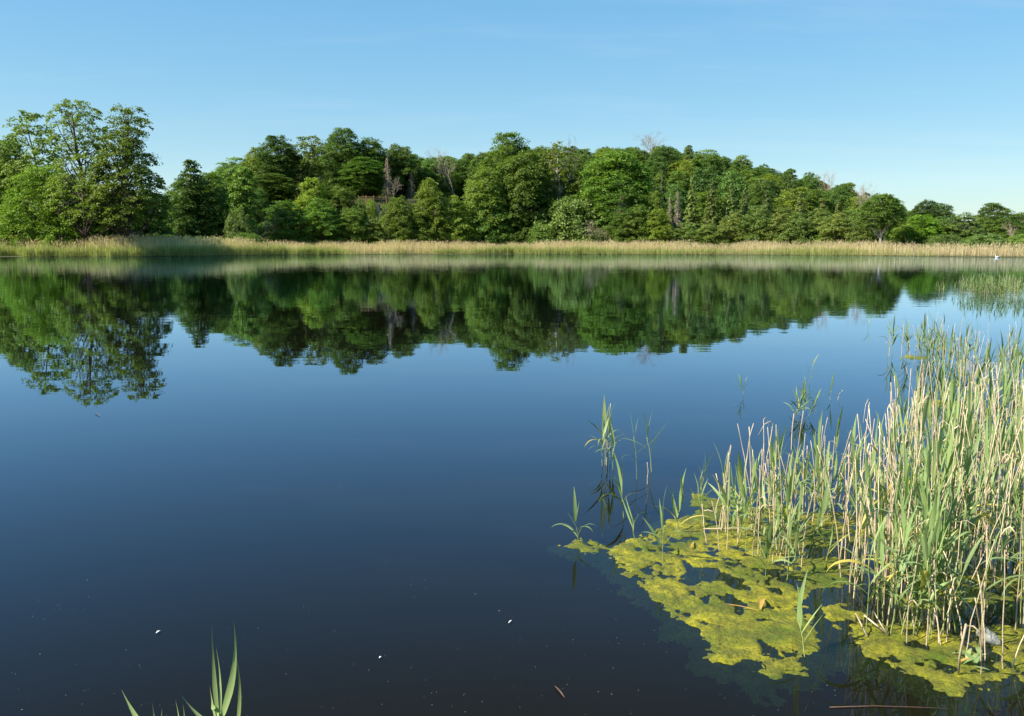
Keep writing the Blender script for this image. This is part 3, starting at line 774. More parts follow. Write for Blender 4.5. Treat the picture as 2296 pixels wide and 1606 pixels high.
p0 = at(786, 446, 224.5); p1 = at(838, 447, 224.5); p2 = at(866, 448, 226.5)
rail = empty('wooden_railing', p0)
tag(rail, 'wooden two-bar railing on the cliff top under the layered beech', 'railing')
corner = [p0, (p0 * 2 + p1) / 3, (p0 + p1 * 2) / 3, p1, p2]
zb = min(p[2] for p in corner)
for p in corner:
    m = MB(); m.box((p[0] - p0[0], p[1] - p0[1], zb - p0[2] + 0.0), (0.16, 0.16, 1.9)); m.build('post', M['wood'], rail)
for a, b in zip(corner[:-1], corner[1:]):
    for dz in (0.55, 0.05):
        m = MB(); pa = a - p0; pb = b - p0; pa[2] = pb[2] = zb - p0[2] + dz
        pa[1] -= 0.12; pb[1] -= 0.12
        m.tube([pa, pb], 0.07, 6); m.build('rail', M['wood'], rail)

# ------------------------------------------------------------------ far reed beds
def blades(mb, B, Hh, W, lean, tint, r, plume=0.0):
    n = len(B)
    az = r.uniform(0, 2 * np.pi, n)
    dx = np.stack([np.cos(az), np.sin(az), 0 * az], -1) * W[:, None]
    ld = r.normal(size=(n, 3)) * lean; ld[:, 2] = 0
    mid = B + ld * 0.35 * Hh[:, None]; mid[:, 2] += Hh * 0.55
    top = B + ld * Hh[:, None]; top[:, 2] += Hh
    v = np.stack([B - dx * 0.5, B + dx * 0.5, mid + dx, mid - dx, top], 1)
    i = np.arange(n)[:, None] * 5
    mb.add(v, i + np.array([[0, 1, 2, 3]]), i + np.array([[3, 2, 4]]), tint)

r = np.random.default_rng(77)
n = 68000
X = r.uniform(-112, 98, n); ys = shore(X)
dep = r.random(n) ** 1.15 * 13
clump = fbm(X / 2.2, dep / 3, 21)
big = fbm(X / 14, dep / 30 + 5, 33)
Y = ys + dep + 0.9 * fbm(X / 1.7, X * 0, 8) + 3.0 * fbm(X / 7.0, X * 0 + 2, 18) + 0.4
zg = np.maximum(terrain(X, Y), -0.3)
# dry old reeds: tall, straw coloured, thinner at the water's edge
Hd = 2.5 + 0.32 * r.normal(size=n) + 1.0 * clump + 1.3 * big + 0.5 * (X < -55) - 0.75 * smooth(45, 80, X)
dry = r.random(n) < 0.25 + 0.75 * smooth(0.5, 4.0, dep + 2.5 * clump)
m = MB()
B = np.column_stack([X, Y, zg])[dry]
blades(m, B, np.clip(Hd[dry] * 0.94, 0.8, 4.2), r.uniform(0.010, 0.026, dry.sum()), 0.05, np.clip(0.45 + 0.3 * r.normal(size=dry.sum()) + 0.5 * big[dry], 0, 1), r)
# plumes on some of the old stems
pl = np.where(dry & (r.random(n) < 0.45))[0]
B = np.column_stack([X, Y, zg + np.clip(Hd * 0.86, 0.7, 4)])[pl]
blades(m, B, np.full(len(pl), 0.36) * r.uniform(0.7, 1.4, len(pl)), r.uniform(0.03, 0.06, len(pl)), 0.35, np.clip(0.12 + 0.2 * r.normal(size=len(pl)), 0, 1), r)
o = m.build('dry_reed_bed', M['far_dry']); tag(o, 'straw coloured belt of old reeds along the far shore', 'reeds', kind='stuff')
# fresh green reeds: lower, thick along the water
n = 75000
X = r.uniform(-112, 98, n); ys = shore(X); dep = r.random(n) ** 1.8 * 10
clump = fbm(X / 1.6, dep / 2, 55); big = fbm(X / 11, dep / 30, 56)
Y = ys + dep - 0.5 + 0.9 * fbm(X / 1.7, X * 0, 8) + 3.0 * fbm(X / 7.0, X * 0 + 2, 18)
zg = np.maximum(terrain(X, Y), -0.3)
Hg = 1.45 + 0.25 * r.normal(size=n) + 0.8 * clump + 0.7 * big + 0.5 * (X < -50)
keep = r.random(n) < 0.55 + 0.9 * big + 0.4 * (X < -50) - 0.25 * smooth(40, 80, X)
m = MB()
blades(m, np.column_stack([X, Y, zg])[keep], np.clip(Hg[keep], 0.5, 3.0), r.uniform(0.012, 0.028, keep.sum()), 0.09, np.clip(0.45 + 0.3 * r.normal(size=keep.sum()) + 0.4 * clump[keep], 0, 1), r)
o = m.build('green_reed_bed', M['far_green']); tag(o, 'fresh green reeds along the far waterline before the straw belt', 'reeds', kind='stuff')

# ------------------------------------------------------------------ near reeds
def leaf_proto(L, W, bend, seed):
    """reed leaf along +Z that bends towards +X, folded along its midrib"""
    r = np.random.default_rng(seed)
    n = 9
    t = np.linspace(0, 1, n)
    w = W * np.interp(t, [0, 0.06, 0.3, 0.6, 0.85, 1], [0.35, 0.6, 1.0, 0.8, 0.36, 0.02])
    ang = bend * t ** 1.5
    dx = np.sin(ang); dz = np.cos(ang)
    x = np.concatenate([[0], np.cumsum((dx[1:] + dx[:-1]) / 2)]) * L / (n - 1)
    z = np.concatenate([[0], np.cumsum((dz[1:] + dz[:-1]) / 2)]) * L / (n - 1)
    tw = r.uniform(-0.9, 0.9) * t
    side = np.stack([-np.sin(tw) * np.cos(ang) * 0.6, np.cos(tw), np.sin(tw) * np.sin(ang) * 0.6], -1)
    nor = np.stack([np.cos(ang), 0 * t, -np.sin(ang)], -1)
    c = np.stack([x, 0 * t, z], -1)
    fold = 0.25
    v = np.stack([c + side * w[:, None] / 2 - nor * (w * fold / 2)[:, None], c, c - side * w[:, None] / 2 - nor * (w * fold / 2)[:, None]], 1)
    q = []
    for i in range(n - 1):
        for j in range(2): q.append((i * 3 + j, i * 3 + j + 1, (i + 1) * 3 + j + 1, (i + 1) * 3 + j))
    m = MB(); m.add(v.reshape(-1, 3), q, tint=r.uniform(0.1, 0.9))
    return m

LEAVES = []      # (builder, mesh) unit leaves of length 1, width 0.085
for i in range(12):
    b = leaf_proto(1.0, [0.075, 0.092, 0.062, 0.1][i % 4], [0.1, 0.35, 0.7, 1.1, 1.6, 2.3][i % 6], 500 + i)
    LEAVES.append((b, b.mesh('reed_leaf', M['reed_leaf'], True)))
YLEAF = []
for i in range(3):
    b = leaf_proto(1.0, 0.08, [0.5, 1.2, 2.0][i], 530 + i)
    YLEAF.append((b, b.mesh('reed_leaf', M['yellow_leaf'], True)))
LEAVES += YLEAF
SR, SH, DR, DH = 0.0036, 0.7, 0.0034, 0.8
STEMS = []
for i in range(8):
    rr_ = np.random.default_rng(540 + i); n = 8; t = np.linspace(0, 1, n)
    c1, c2 = rr_.normal(0, 0.03, 2)
    bx = c1 * t ** 2 + np.cumsum(rr_.normal(0, 0.003, n)); by = c2 * t ** 2 + np.cumsum(rr_.normal(0, 0.003, n)); bx -= bx[0]; by -= by[0]
    path = np.column_stack([bx, by, (t * 1.12 - 0.12) * SH])
    b = MB(); b.tube(path, np.linspace(1.0, 0.45, n) * SR, 6, tint=0.5)
    STEMS.append((b, b.mesh('reed_stem', M['reed_stem'], True), path))
DRY = []
for i in range(16):
    rr_ = np.random.default_rng(560 + i); n = 12; t = np.linspace(0, 1, n)
    cv = rr_.normal(0, 0.05); cv2 = rr_.normal(0, 0.05)
    path = np.column_stack([cv * t ** 2 + np.cumsum(rr_.normal(0, 0.0022, n)), cv2 * t ** 2 + np.cumsum(rr_.normal(0, 0.0022, n)), (t * 1.12 - 0.12) * DH])
    path[:, :2] -= path[0, :2]
    b = MB(); b.tube(path, np.linspace(1.0, 0.6, n) * DR, 6)
    for k in range(2, n - 1, 2):     # nodes of the straw
        b.tube(path[k] + np.array([[0, 0, -0.003], [0, 0, 0.003]]), [1.3 * DR * (1 - 0.4 * t[k])] * 2, 6)
    if i % 8 == 1:    # snapped top that hangs over
        e = path[-1]; a = rr_.uniform(0, 6.28); d = np.array([math.cos(a), math.sin(a), 0])
        b.tube(np.array([e, e + d * 0.02 + [0, 0, 0.012], e + d * 0.055 + [0, 0, -0.01], e + d * 0.08 + [0, 0, -0.09]]), np.array([0.6, 0.55, 0.5, 0.35]) * DR, 5)
    if i % 4 == 3:    # old sheath curling off
        k = rr_.integers(5, 10); e = path[k]; a = rr_.uniform(0, 6.28); d = np.array([math.cos(a), math.sin(a), 0])
        b.tube(np.array([e, e + d * 0.012 + [0, 0, 0.04], e + d * 0.03 + [0, 0, 0.06], e + d * 0.055 + [0, 0, 0.04], e + d * 0.06 + [0, 0, 0.0]]), np.array([0.9, 1.3, 1.5, 0.9, 0.2]) * DR, 4)
    DRY.append((b, b.mesh('dry_reed', M['dry_stem'], True)))

def stem_matrix(base, h, rad, lean, az, spin):
    return Matrix.Translation(Vector(base)) @ Matrix.Rotation(az, 4, 'Z') @ Matrix.Rotation(lean, 4, 'Y') @ Matrix.Rotation(spin, 4, 'Z')

def reed_parts(base, h, r, leaf_len=None, nleaf=None, lean=None, az=None, side=None, low=0.25):
    """[(kind, index, local matrix)] and the root matrix of one green reed, h metres tall to the tip of its top leaf"""
    lean = abs(r.normal(0, 0.14)) if lean is None else lean
    az = r.uniform(0, 6.28) if az is None else az
    root = stem_matrix(base, h, 0, lean, az, r.uniform(0, 6.28))
    Ls = leaf_len or float(np.clip(0.17 + 0.13 * h, 0.16, 0.30)) * r.uniform(0.9, 1.15)
    sh = max(0.12, h - Ls * 0.9)
    rad = 0.0022 + 0.0016 * min(h, 1.3)
    si = int(r.integers(len(STEMS)))
    parts = [('stem', si, Matrix.Diagonal((rad / SR, rad / SR, sh / SH, 1)))]
    path = STEMS[si][2]
    nl_ = nleaf or int(np.clip(round(3 + 4.0 * h + r.normal(0, 1)), 4, 9))
    a0 = r.uniform(0, 6.28) if side is None else side
    for k in range(nl_):
        f = low + (1 - low) * (k + 0.6) / nl_ if k < nl_ - 1 else 0.99
        f = min(f, 0.99)
        top = k >= nl_ - 2
        z = f * sh
        px_ = np.interp(f * SH, path[:, 2], path[:, 0]) * rad / SR; py_ = np.interp(f * SH, path[:, 2], path[:, 1]) * rad / SR
        tilt = r.uniform(0.02, 0.16) if top else r.uniform(0.28, 0.9)
        ll = Ls * r.uniform(0.75, 1.1) * (1.0 if top else r.uniform(0.75, 1.1))
        li = int(r.integers(12))
        if top: li = (li // 6) * 6 + int(r.integers(2))
        elif k < 2 and r.random() < 0.16: li = 12 + int(r.integers(3))
        ws = r.uniform(0.8, 1.15)
        mt = Matrix.Translation((px_, py_, z)) @ Matrix.Rotation(a0 + math.pi * k + r.normal(0, 0.45), 4, 'Z') @ Matrix.Rotation(tilt, 4, 'Y') @ Matrix.Diagonal((ll, ll * ws, ll, 1))
        parts.append(('leaf', li, mt))
    return root, parts

def place_reed(base, h, r, label, group=None, name='green_reed', **kw):
    root, parts = reed_parts(base, h, r, **kw)
    e = empty(name); e.matrix_world = root; e.empty_display_size = 0.02
    tag(e, label, 'reed', group)
    for kind, i, mt in parts:
        o = link('stem' if kind == 'stem' else 'leaf', (STEMS if kind == 'stem' else LEAVES)[i][1], e)
        o.matrix_local = mt
    return e

def place_dry(base, h, r, label, group=None, lean=None, az=None, rad=None, variant=None):
    i = int(r.integers(len(DRY))) if variant is None else variant
    lean = abs(r.normal(0, 0.11)) if lean is None else lean
    az = r.uniform(0, 6.28) if az is None else az
    rad = r.uniform(0.0024, 0.0038) if rad is None else rad
    mt = stem_matrix(base, h, rad, lean, az, r.uniform(0, 6.28)) @ Matrix.Diagonal((rad / DR, rad / DR, h / DH, 1))
    o = link('dry_reed', DRY[i][1]); o.matrix_world = mt
    return tag(o, label, 'reed', group)

def bake(mb, src, mt):
    A = np.array(mt)
    V = np.concatenate(src.V); V = V @ A[:3, :3].T + A[:3, 3]
    F4 = np.concatenate(src.F4) if src.F4 else None; F3 = np.concatenate(src.F3) if src.F3 else None
    mb.add(V, F4, F3, tint=src.T4[0][0] if src.T4 else 0.5)

r = np.random.default_rng(900)
def tall(x, yb, yt):
    b = gnd(x, yb); return b, at(x, yt, b[1])[2]

# --- single reeds standing apart in the open water
singles = [
 # x, base y, top y, label, options
 (1297, 1218, 1106, 'lone green reed at the tip of the algae tail', dict(nleaf=7, low=0.15)),
 (1398, 1162, 1022, 'green reed with few leaves in the water behind the algae', dict(nleaf=5)),
 (1487, 1258, 1104, 'green reed growing out of the left lobe of the algae mat', dict(nleaf=6)),
 (1429, 1076, 922, 'slender reed, left of the two beside the small clump', dict(nleaf=5, low=0.4)),
 (1461, 1059, 918, 'slender reed, right of the two beside the small clump', dict(nleaf=6, low=0.3)),
 (1573, 1096, 1012, 'short leaning reed at the far rim of the algae mat', dict(nleaf=4, lean=0.2, az=0.0)),
 (1522, 1198, 1128, 'tiny reed with a withered tip on the algae mat', dict(nleaf=3)),
 (1424, 1212, 1182, 'bent small reed lying at the rim of the algae', dict(nleaf=3, lean=0.5)),
 (1646, 1205, 1035, 'thin green reed right of the bundle of dry stalks', dict(nleaf=6)),
 (1718, 1296, 1150, 'green reed at the open pool in the algae', dict(nleaf=6)),
 (1764, 1302, 1120, 'leaning green reed at the right rim of the open pool', dict(nleaf=7, lean=0.12, az=0.3)),
 (1778, 1298, 1060, 'tall green reed at the right rim of the open pool', dict(nleaf=8)),
 (1806, 1474, 1298, 'isolated reed at the near tip of the algae mat', dict(nleaf=5, low=0.3)),
 (1852, 1260, 1165, 'small reed with yellowing leaves on the brown-green patch', dict(nleaf=5)),
 (1667, 888, 843, 'small reed alone on the far blue water', dict(nleaf=6, lean=0.25, az=3.4)),
 (1814, 862, 786, 'tallest reed of the far tuft in the blue water', dict(nleaf=5)),
 (1861, 898, 848, 'thin reed right of the far tuft', dict(nleaf=3)),
 (1946, 740, 700, 'very thin reed far out beyond the right-hand stand', dict(nleaf=5)),
]
for x, yb, yt, lab, kw in singles:
    b, h = tall(x, yb, yt)
    place_reed(b, h, r, lab, **kw)
for i, (x, yb, yt) in enumerate([(1351, 1046, 905), (1356, 1043, 894), (1362, 1042, 915), (1368, 1044, 896), (1375, 1054, 925)]):
    b, h = tall(x, yb, yt)
    place_reed(b, h, r, 'green reed of the small tight clump standing apart in the water', 'reeds of the small clump', lean=0.04 + 0.03 * i)
for i, (x, yb, yt) in enumerate([(1788, 930, 850), (1800, 925, 838), (1795, 935, 860), (1808, 928, 845), (1780, 938, 870), (1812, 935, 862)]):
    b, h = tall(x, yb, yt)
    place_reed(b, h, r, 'green reed of the loose tuft in the far blue water', 'reeds of the far tuft', lean=0.1 + 0.05 * i, nleaf=7)
dries = [(1452, 1086, 1040, 'short broken stalk sticking up beside the slender reeds', 0.05), (1359, 1044, 903, 'dry stalk inside the small tight clump', 0.02), (1878, 896, 873, 'short white stalk far out in the blue water', 0.03), (1757, 1292, 918, 'tallest dry stalk left of the dense stand', 0.03)]
for x, yb, yt, lab, ln in dries:
    b, h = tall(x, yb, yt); place_dry(b, h, r, lab, lean=ln, variant=0)
for i, (x, yb, yt) in enumerate([(1616, 1192, 1010), (1620, 1190, 1000), (1613, 1188, 1090), (1626, 1195, 1060)]):
    b, h = tall(x, yb, yt); place_dry(b, h, r, 'dry stalk of the thin bundle rising from the algae', 'bundle of dry stalks on the algae', lean=0.06, az=1.2 * i, variant=i)

# --- clusters along the left rim of the stand
greens, drys = [], []
def cluster(x, y, ng, nd, hg, hd, spread=0.10):
    c = gnd(x, y)
    for k in range(ng):
        p = c + np.array([r.normal(0, spread), r.normal(0, spread), 0]); greens.append((p, hg * r.uniform(0.75, 1.15)))
    for k in range(nd):
        p = c + np.array([r.normal(0, spread * 0.8), r.normal(0, spread * 0.8), 0]); drys.append((p, hd * r.uniform(0.6, 1.15)))
for a in [(1700, 1195, 5, 5, 0.62, 0.62), (1748, 1225, 5, 9, 0.66, 0.75), (1765, 1260, 3, 6, 0.6, 0.7), (1660, 1150, 3, 0, 0.42, 0.3), (1845, 1170, 4, 5, 0.6, 0.6), (1885, 1185, 4, 6, 0.65, 0.65), (1800, 1160, 4, 3, 0.55, 0.6), (1830, 1135, 5, 4, 0.6, 0.5), (1600, 1150, 2, 1, 0.4, 0.35), (1560, 1200, 2, 1, 0.36, 0.25), (1680, 1245, 3, 2, 0.5, 0.5), (1630, 1230, 2, 2, 0.42, 0.4), (1725, 1160, 4, 2, 0.55, 0.5), (1925, 1290, 3, 9, 0.75, 0.85), (1880, 1135, 5, 4, 0.62, 0.6), (1960, 1330, 3, 6, 0.75, 0.8), (2000, 1400, 7, 3, 0.7, 0.6), (2055, 1420, 6, 4, 0.7, 0.6), (1935, 1230, 4, 6, 0.7, 0.8), (2165, 1455, 0, 12, 0.7, 0.5), (2110, 1410, 4, 3, 0.75, 0.5)]:
    cluster(*a)
# --- the dense stand
def in_poly(p, poly):
    x, y = p; c = False; n_ = len(poly); j = n_ - 1
    for i in range(n_):
        if (poly[i][1] > y) != (poly[j][1] > y) and x < (poly[j][0] - poly[i][0]) * (y - poly[i][1]) / (poly[j][1] - poly[i][1]) + poly[i][0]: c = not c
        j = i
    return c
def fill(pix, ng, nd, hg, hd):
    poly = [gnd(*p)[:2] for p in pix]
    xs = [p[0] for p in poly]; ys_ = [p[1] for p in poly]
    for n_, lst, h in ((ng, greens, hg), (nd, drys, hd)):
        k = 0
        while k < n_:
            p = (r.uniform(min(xs), max(xs)), r.uniform(min(ys_), max(ys_)))
            if in_poly(p, poly) and vnoise(p[0] * 3.2, p[1] * 3.2, 4) > r.uniform(-1.0, 0.6):
                lst.append((np.array([p[0], p[1], 0]), h * r.uniform(0.7, 1.18))); k += 1
fill([(1955, 1270), (1965, 1350), (2040, 1400), (2110, 1400), (2210, 1390), (2470, 1370), (2560, 1120), (2140, 1050), (2025, 1120)], 135, 145, 0.80, 0.90)
fill([(2010, 1120), (2140, 1050), (2560, 1120), (2520, 930), (2150, 900), (2060, 980), (1960, 1080)], 125, 90, 0.72, 0.76)
fill([(2100, 900), (2480, 930), (2470, 815), (2080, 800), (2060, 840)], 105, 45, 0.66, 0.66)
fill([(1985, 800), (2080, 830), (2120, 800), (2100, 775), (2000, 775)], 22, 6, 0.62, 0.6)
fill([(2000, 1420), (2040, 1450), (2120, 1440), (2120, 1400), (2020, 1395)], 8, 4, 0.6, 0.55)
fill([(2230, 1400), (2350, 1440), (2470, 1400), (2440, 1370)], 8, 14, 0.95, 1.0)
# --- far patch near the right edge
fill([(2150, 668), (2260, 676), (2420, 680), (2420, 650), (2200, 648), (2150, 655)], 420, 60, 0.70, 0.55)
fill([(2070, 655), (2160, 668), (2160, 645), (2090, 640)], 12, 3, 0.5, 0.5)

greens.sort(key=lambda a: a[0][1]); drys.sort(key=lambda a: a[0][1])
mg, md, ms = MB(), MB(), MB()
NG = 265
NDR = 285
def seen(p):
    return abs(p[0]) < p[1] * 0.62 + 0.12
def reed_label(what, p, h):
    size = 'tall' if h > 0.85 else 'short' if h < 0.55 else 'middling'
    u = p[0] / p[1]
    depth = 'at the stand front' if p[1] < 4.6 else 'just inside the stand' if p[1] < 5.6 else 'amid the stand' if p[1] < 7 else 'behind the stand'
    side = 'beside the large algae mat' if u < 0.36 else 'behind the olive algae mat' if u < 0.47 else 'behind the plastic litter' if u < 0.54 else 'towards the right edge'
    return size + ' ' + what + ' ' + depth + ' ' + side
ig = 0
for p, h in greens:
    if ig < NG and seen(p):
        place_reed(p, h, r, reed_label('green leafy reed', p, h), 'green reeds of the dense stand'); ig += 1
    else:
        root, parts = reed_parts(p, h, r)
        for kind, i, mt in parts:
            bake(ms if kind == 'stem' else mg, (STEMS if kind == 'stem' else LEAVES)[i][0], root @ mt)
idr = 0
for p, h in drys:
    if idr < NDR and seen(p):
        place_dry(p, h, r, reed_label('pale dry reed stalk', p, h), 'dry reeds of the dense stand'); idr += 1
    else:
        i = int(r.integers(len(DRY))); rad = r.uniform(0.0026, 0.0042)
        bake(md, DRY[i][0], stem_matrix(p, h, rad, abs(r.normal(0, 0.1)), r.uniform(0, 6.28), 0) @ Matrix.Diagonal((rad / DR, rad / DR, h / DH, 1)))
for k in range(12):
    p = gnd(r.uniform(1900, 2290), r.uniform(1130, 1400))
    place_dry(p, r.uniform(0.6, 1.0), r, 'dry reed stalk leaning steeply across its neighbours in the stand', 'leaning dry stalks in the stand', lean=r.uniform(0.25, 0.55), az=r.choice([0.0, 3.14]) + r.normal(0, 0.6))
rest = empty('far_green_reeds'); tag(rest, 'mass of green reeds farther out at the right edge', 'reeds', kind='stuff')
o = mg.build('leaves', M['reed_leaf'], rest, True); tag(o, kind='stuff')
o = ms.build('stems', M['reed_stem'], rest, True); tag(o, kind='stuff')
o = md.build('far_dry_reeds', M['dry_stem'], None, True); tag(o, 'mass of pale dry reed stalks farther out at the right edge', 'reeds', kind='stuff')

# --- big leaves rising from below the bottom edge
def hand_leaf(parent, base, tip, w, Y, seed, bow=0.0):
    p0 = at(*base, Y); p1 = at(*tip, Y + 0.03)
    rr_ = np.random.default_rng(seed); n = 12; t = np.linspace(0, 1, n)[:, None]
    ax = p1 - p0; L = np.linalg.norm(ax); ax /= L
    vd = np.array([0, 1.0, -0.6]); side = np.cross(ax, vd); side /= np.linalg.norm(side); nor = np.cross(side, ax)
    c = p0 + (p1 - p0) * t + side * (bow * L * 4 * t * (1 - t)) + nor * (0.05 * L * np.sin(t * 3.0))
    ww = 0.82 * w * np.interp(t[:, 0], [0, 0.08, 0.3, 0.5, 0.75, 1], [0.45, 0.75, 1, 0.7, 0.24, 0.015])
    tw = (rr_.uniform(-0.5, 0.5) + 1.0 * rr_.uniform(-1, 1) * t)
    s = side * np.cos(tw) + nor * np.sin(tw); nn = np.cross(s, ax)
    v = np.stack([c + s * ww[:, None] / 2 - nn * ww[:, None] * 0.12, c, c - s * ww[:, None] / 2 - nn * ww[:, None] * 0.12], 1)
    q = [(i * 3 + j, i * 3 + j + 1, (i + 1) * 3 + j + 1, (i + 1) * 3 + j) for i in range(n - 1) for j in range(2)]
    m = MB(); o0 = np.array(parent.location); m.add(v.reshape(-1, 3) - o0, q, tint=rr_.uniform(0.7, 1.0))
    return m.build('leaf', M['reed_leaf'], parent, True)

def close_reed(label, footx, Y, stem_top, leaves):
    b = at(footx, 1900, Y); foot = np.array([b[0], Y, float(terrain(b[0], Y))])
    e = empty('green_reed', foot); tag(e, label, 'reed')
    st = at(*stem_top, Y)
    m = MB(); m.tube(bezier(foot, (foot + st) / 2, st, 6) - foot, np.linspace(0.0042, 0.003, 6), 7); m.build('stem', M['reed_stem'], e, True)
    for k, (bs, tp, w, bow) in enumerate(leaves): hand_leaf(e, bs, tp, w, Y, 70 + k + int(footx), bow)
    return e
close_reed('large reed with broad upright leaves rising from the bottom edge', 486, 2.1, (490, 1600), [((490, 1612), (475, 1402), 0.016, 0.03), ((493, 1612), (484, 1452), 0.009, -0.02), ((494, 1618), (523, 1392), 0.024, -0.05), ((484, 1614), (470, 1538), 0.010, 0.02), ((488, 1640), (404, 1556), 0.015, 0.05), ((482, 1590), (474, 1570), 0.016, 0.1), ((492, 1640), (478, 1600), 0.010, 0.0)])
close_reed('narrow reed blade beside the large broad-leaved reed', 531, 2.15, (530, 1640), [((530, 1650), (528, 1462), 0.013, -0.03), ((531, 1660), (533, 1560), 0.010, -0.03)])
close_reed('reed with one long tip slanting left in the bottom corner', 330, 2.1, (330, 1640), [((325, 1640), (272, 1546), 0.016, 0.03), ((332, 1650), (345, 1600), 0.012, 0.0)])
close_reed('two thin reed tips at the bottom edge left of the large reed', 356, 2.1, (354, 1660), [((352, 1660), (341, 1572), 0.008, 0.02), ((356, 1660), (363, 1588), 0.007, 0.0)])
close_reed('pair of thin reed tips at the bottom edge beside the large reed', 410, 2.1, (408, 1660), [((404, 1660), (393, 1570), 0.008, -0.02), ((412, 1660), (410, 1578), 0.008, -0.02), ((404, 1650), (372, 1602), 0.007, 0.06)])

# ------------------------------------------------------------------ algae mats
def seg_dist(px, py, poly):
    """signed distance (positive inside) of points to a polygon"""
    n_ = len(poly); d = np.full(px.shape, 1e9); ins = np.zeros(px.shape, bool)
    for i in range(n_):
        a = poly[i]; b = poly[(i + 1) % n_]
        e = b - a; wx, wy = px - a[0], py - a[1]
        t = np.clip((wx * e[0] + wy * e[1]) / (e @ e + 1e-12), 0, 1)
        d = np.minimum(d, np.hypot(wx - e[0] * t, wy - e[1] * t))
        c1 = (a[1] > py) != (b[1] > py)
        with np.errstate(divide='ignore', invalid='ignore'):
            xi = (b[0] - a[0]) * (py - a[1]) / (b[1] - a[1]) + a[0]
        ins ^= c1 & (px < xi)
    return np.where(ins, d, -d)

def algae(name, pix, label, cell=0.0115, holes=(), rough=0.05, seed=0):
    poly = np.array([gnd(*p)[:2] for p in pix])
    lo = poly.min(0) - 0.14; hi = poly.max(0) + 0.14
    xs = np.arange(lo[0], hi[0], cell); ys_ = np.arange(lo[1], hi[1], cell * 1.5)
    X, Y = np.meshgrid(xs, ys_)
    wx = X + rough * fbm(X * 6, Y * 6, seed + 3) * 1.6; wy = Y + rough * fbm(X * 6 + 9, Y * 6, seed + 5) * 2.4
    d = seg_dist(wx, wy, poly)
    for h in holes:
        d = np.minimum(d, -seg_dist(wx, wy, np.array([gnd(*p)[:2] for p in h])))
    d = d + 0.035 + 0.06 * fbm(X * 7, Y * 7, seed + 11) + 0.06 * fbm(X * 19, Y * 15, seed + 12) + 0.03 * fbm(X * 48, Y * 40, seed + 13)
    lump = fbm(X * 16, Y * 16, seed + 20)
    f = fbm(X * 5, Y * 4, seed + 30)
    Z = np.where(d > 0, 0.010 * np.tanh(d * 30), 0.45 * d) + 0.016 * lump * smooth(-0.02, 0.04, d) + 0.006 * fbm(X * 40, Y * 34, seed + 21) * smooth(-0.02, 0.03, d) - 0.007 * smooth(0.1, 0.4, f) * smooth(-0.02, 0.05, d) - 0.02 * smooth(0.28, 0.42, fbm(X * 13, Y * 10, seed + 31)) * smooth(-0.02, 0.05, d) - 0.001
    keep = d > -0.10
    nx = len(xs)
    i, j = np.meshgrid(np.arange(nx - 1), np.arange(len(ys_) - 1))
    k = keep[:-1, :-1] & keep[1:, :-1] & keep[:-1, 1:] & keep[1:, 1:]
    q = np.stack([j * nx + i, j * nx + i + 1, (j + 1) * nx + i + 1, (j + 1) * nx + i], -1)[k]
    used, inv = np.unique(q, return_inverse=True)
    v = np.stack([X, Y, Z], -1).reshape(-1, 3)[used]
    mb = MB(); mb.add(v, inv.reshape(-1, 4))
    o = mb.build(name, M['algae'], None, True)
    return tag(o, label, 'algae')

pool1 = [(1516, 1264), (1560, 1262), (1602, 1272), (1625, 1283), (1690, 1305), (1692, 1325), (1650, 1318), (1600, 1308), (1545, 1302)]
pool2 = [(1605, 1330), (1645, 1338), (1672, 1350), (1690, 1362), (1650, 1370), (1622, 1362), (1600, 1348)]
algae('algae_mat', [(1262, 1219), (1300, 1213), (1338, 1222), (1372, 1236), (1398, 1226), (1425, 1204), (1465, 1190), (1500, 1172), (1545, 1163), (1572, 1148), (1600, 1142), (1650, 1140), (1700, 1145), (1760, 1140), (1830, 1150), (1900, 1150), (1962, 1165), (1972, 1212), (1905, 1222), (1845, 1226), (1800, 1228), (1790, 1248), (1745, 1262), (1735, 1300), (1790, 1325), (1788, 1345), (1755, 1352), (1770, 1368), (1812, 1380), (1820, 1420), (1828, 1455), (1815, 1468), (1760, 1466), (1690, 1482), (1632, 1478), (1606, 1448), (1575, 1425), (1522, 1384), (1500, 1342), (1455, 1312), (1405, 1278), (1380, 1252), (1335, 1240), (1290, 1228)], 'large yellow-green algae mat floating left of the reed stand', holes=(pool1, pool2), seed=1)
algae('algae_mat', [(1560, 1108), (1600, 1112), (1625, 1128), (1600, 1138), (1568, 1130)], 'small algae patch at the foot of the short leaning reed', seed=40, rough=0.04)
algae('algae_mat', [(1990, 1180), (2060, 1170), (2150, 1185), (2160, 1225), (2080, 1240), (2000, 1228)], 'algae strip in the middle of the dense stand', seed=140, cell=0.02)
algae('algae_mat', [(2120, 1290), (2200, 1280), (2290, 1300), (2290, 1345), (2200, 1350), (2130, 1330)], 'algae patch at the foot of the densest stalks', seed=150, cell=0.016)
algae('algae_mat', [(1700, 1480), (1722, 1474), (1762, 1480), (1800, 1476), (1790, 1492), (1740, 1492)], 'ragged fringe of algae below the large mat', seed=160, cell=0.009)
algae('algae_mat', [(1786, 1264), (1830, 1258), (1880, 1262), (1905, 1282), (1888, 1315), (1845, 1324), (1808, 1326), (1782, 1300)], 'brown-green algae patch behind the isolated reed', seed=50)
algae('algae_mat', [(1890, 1412), (1915, 1398), (1970, 1402), (2010, 1412), (2055, 1402), (2110, 1408), (2135, 1432), (2150, 1465), (2172, 1490), (2235, 1490), (2195, 1530), (2170, 1540), (2130, 1562), (2105, 1555), (2055, 1515), (2035, 1500), (1990, 1492), (1970, 1470), (1925, 1452), (1938, 1440)], 'olive algae mat in front of the dense reeds', seed=60, cell=0.011)
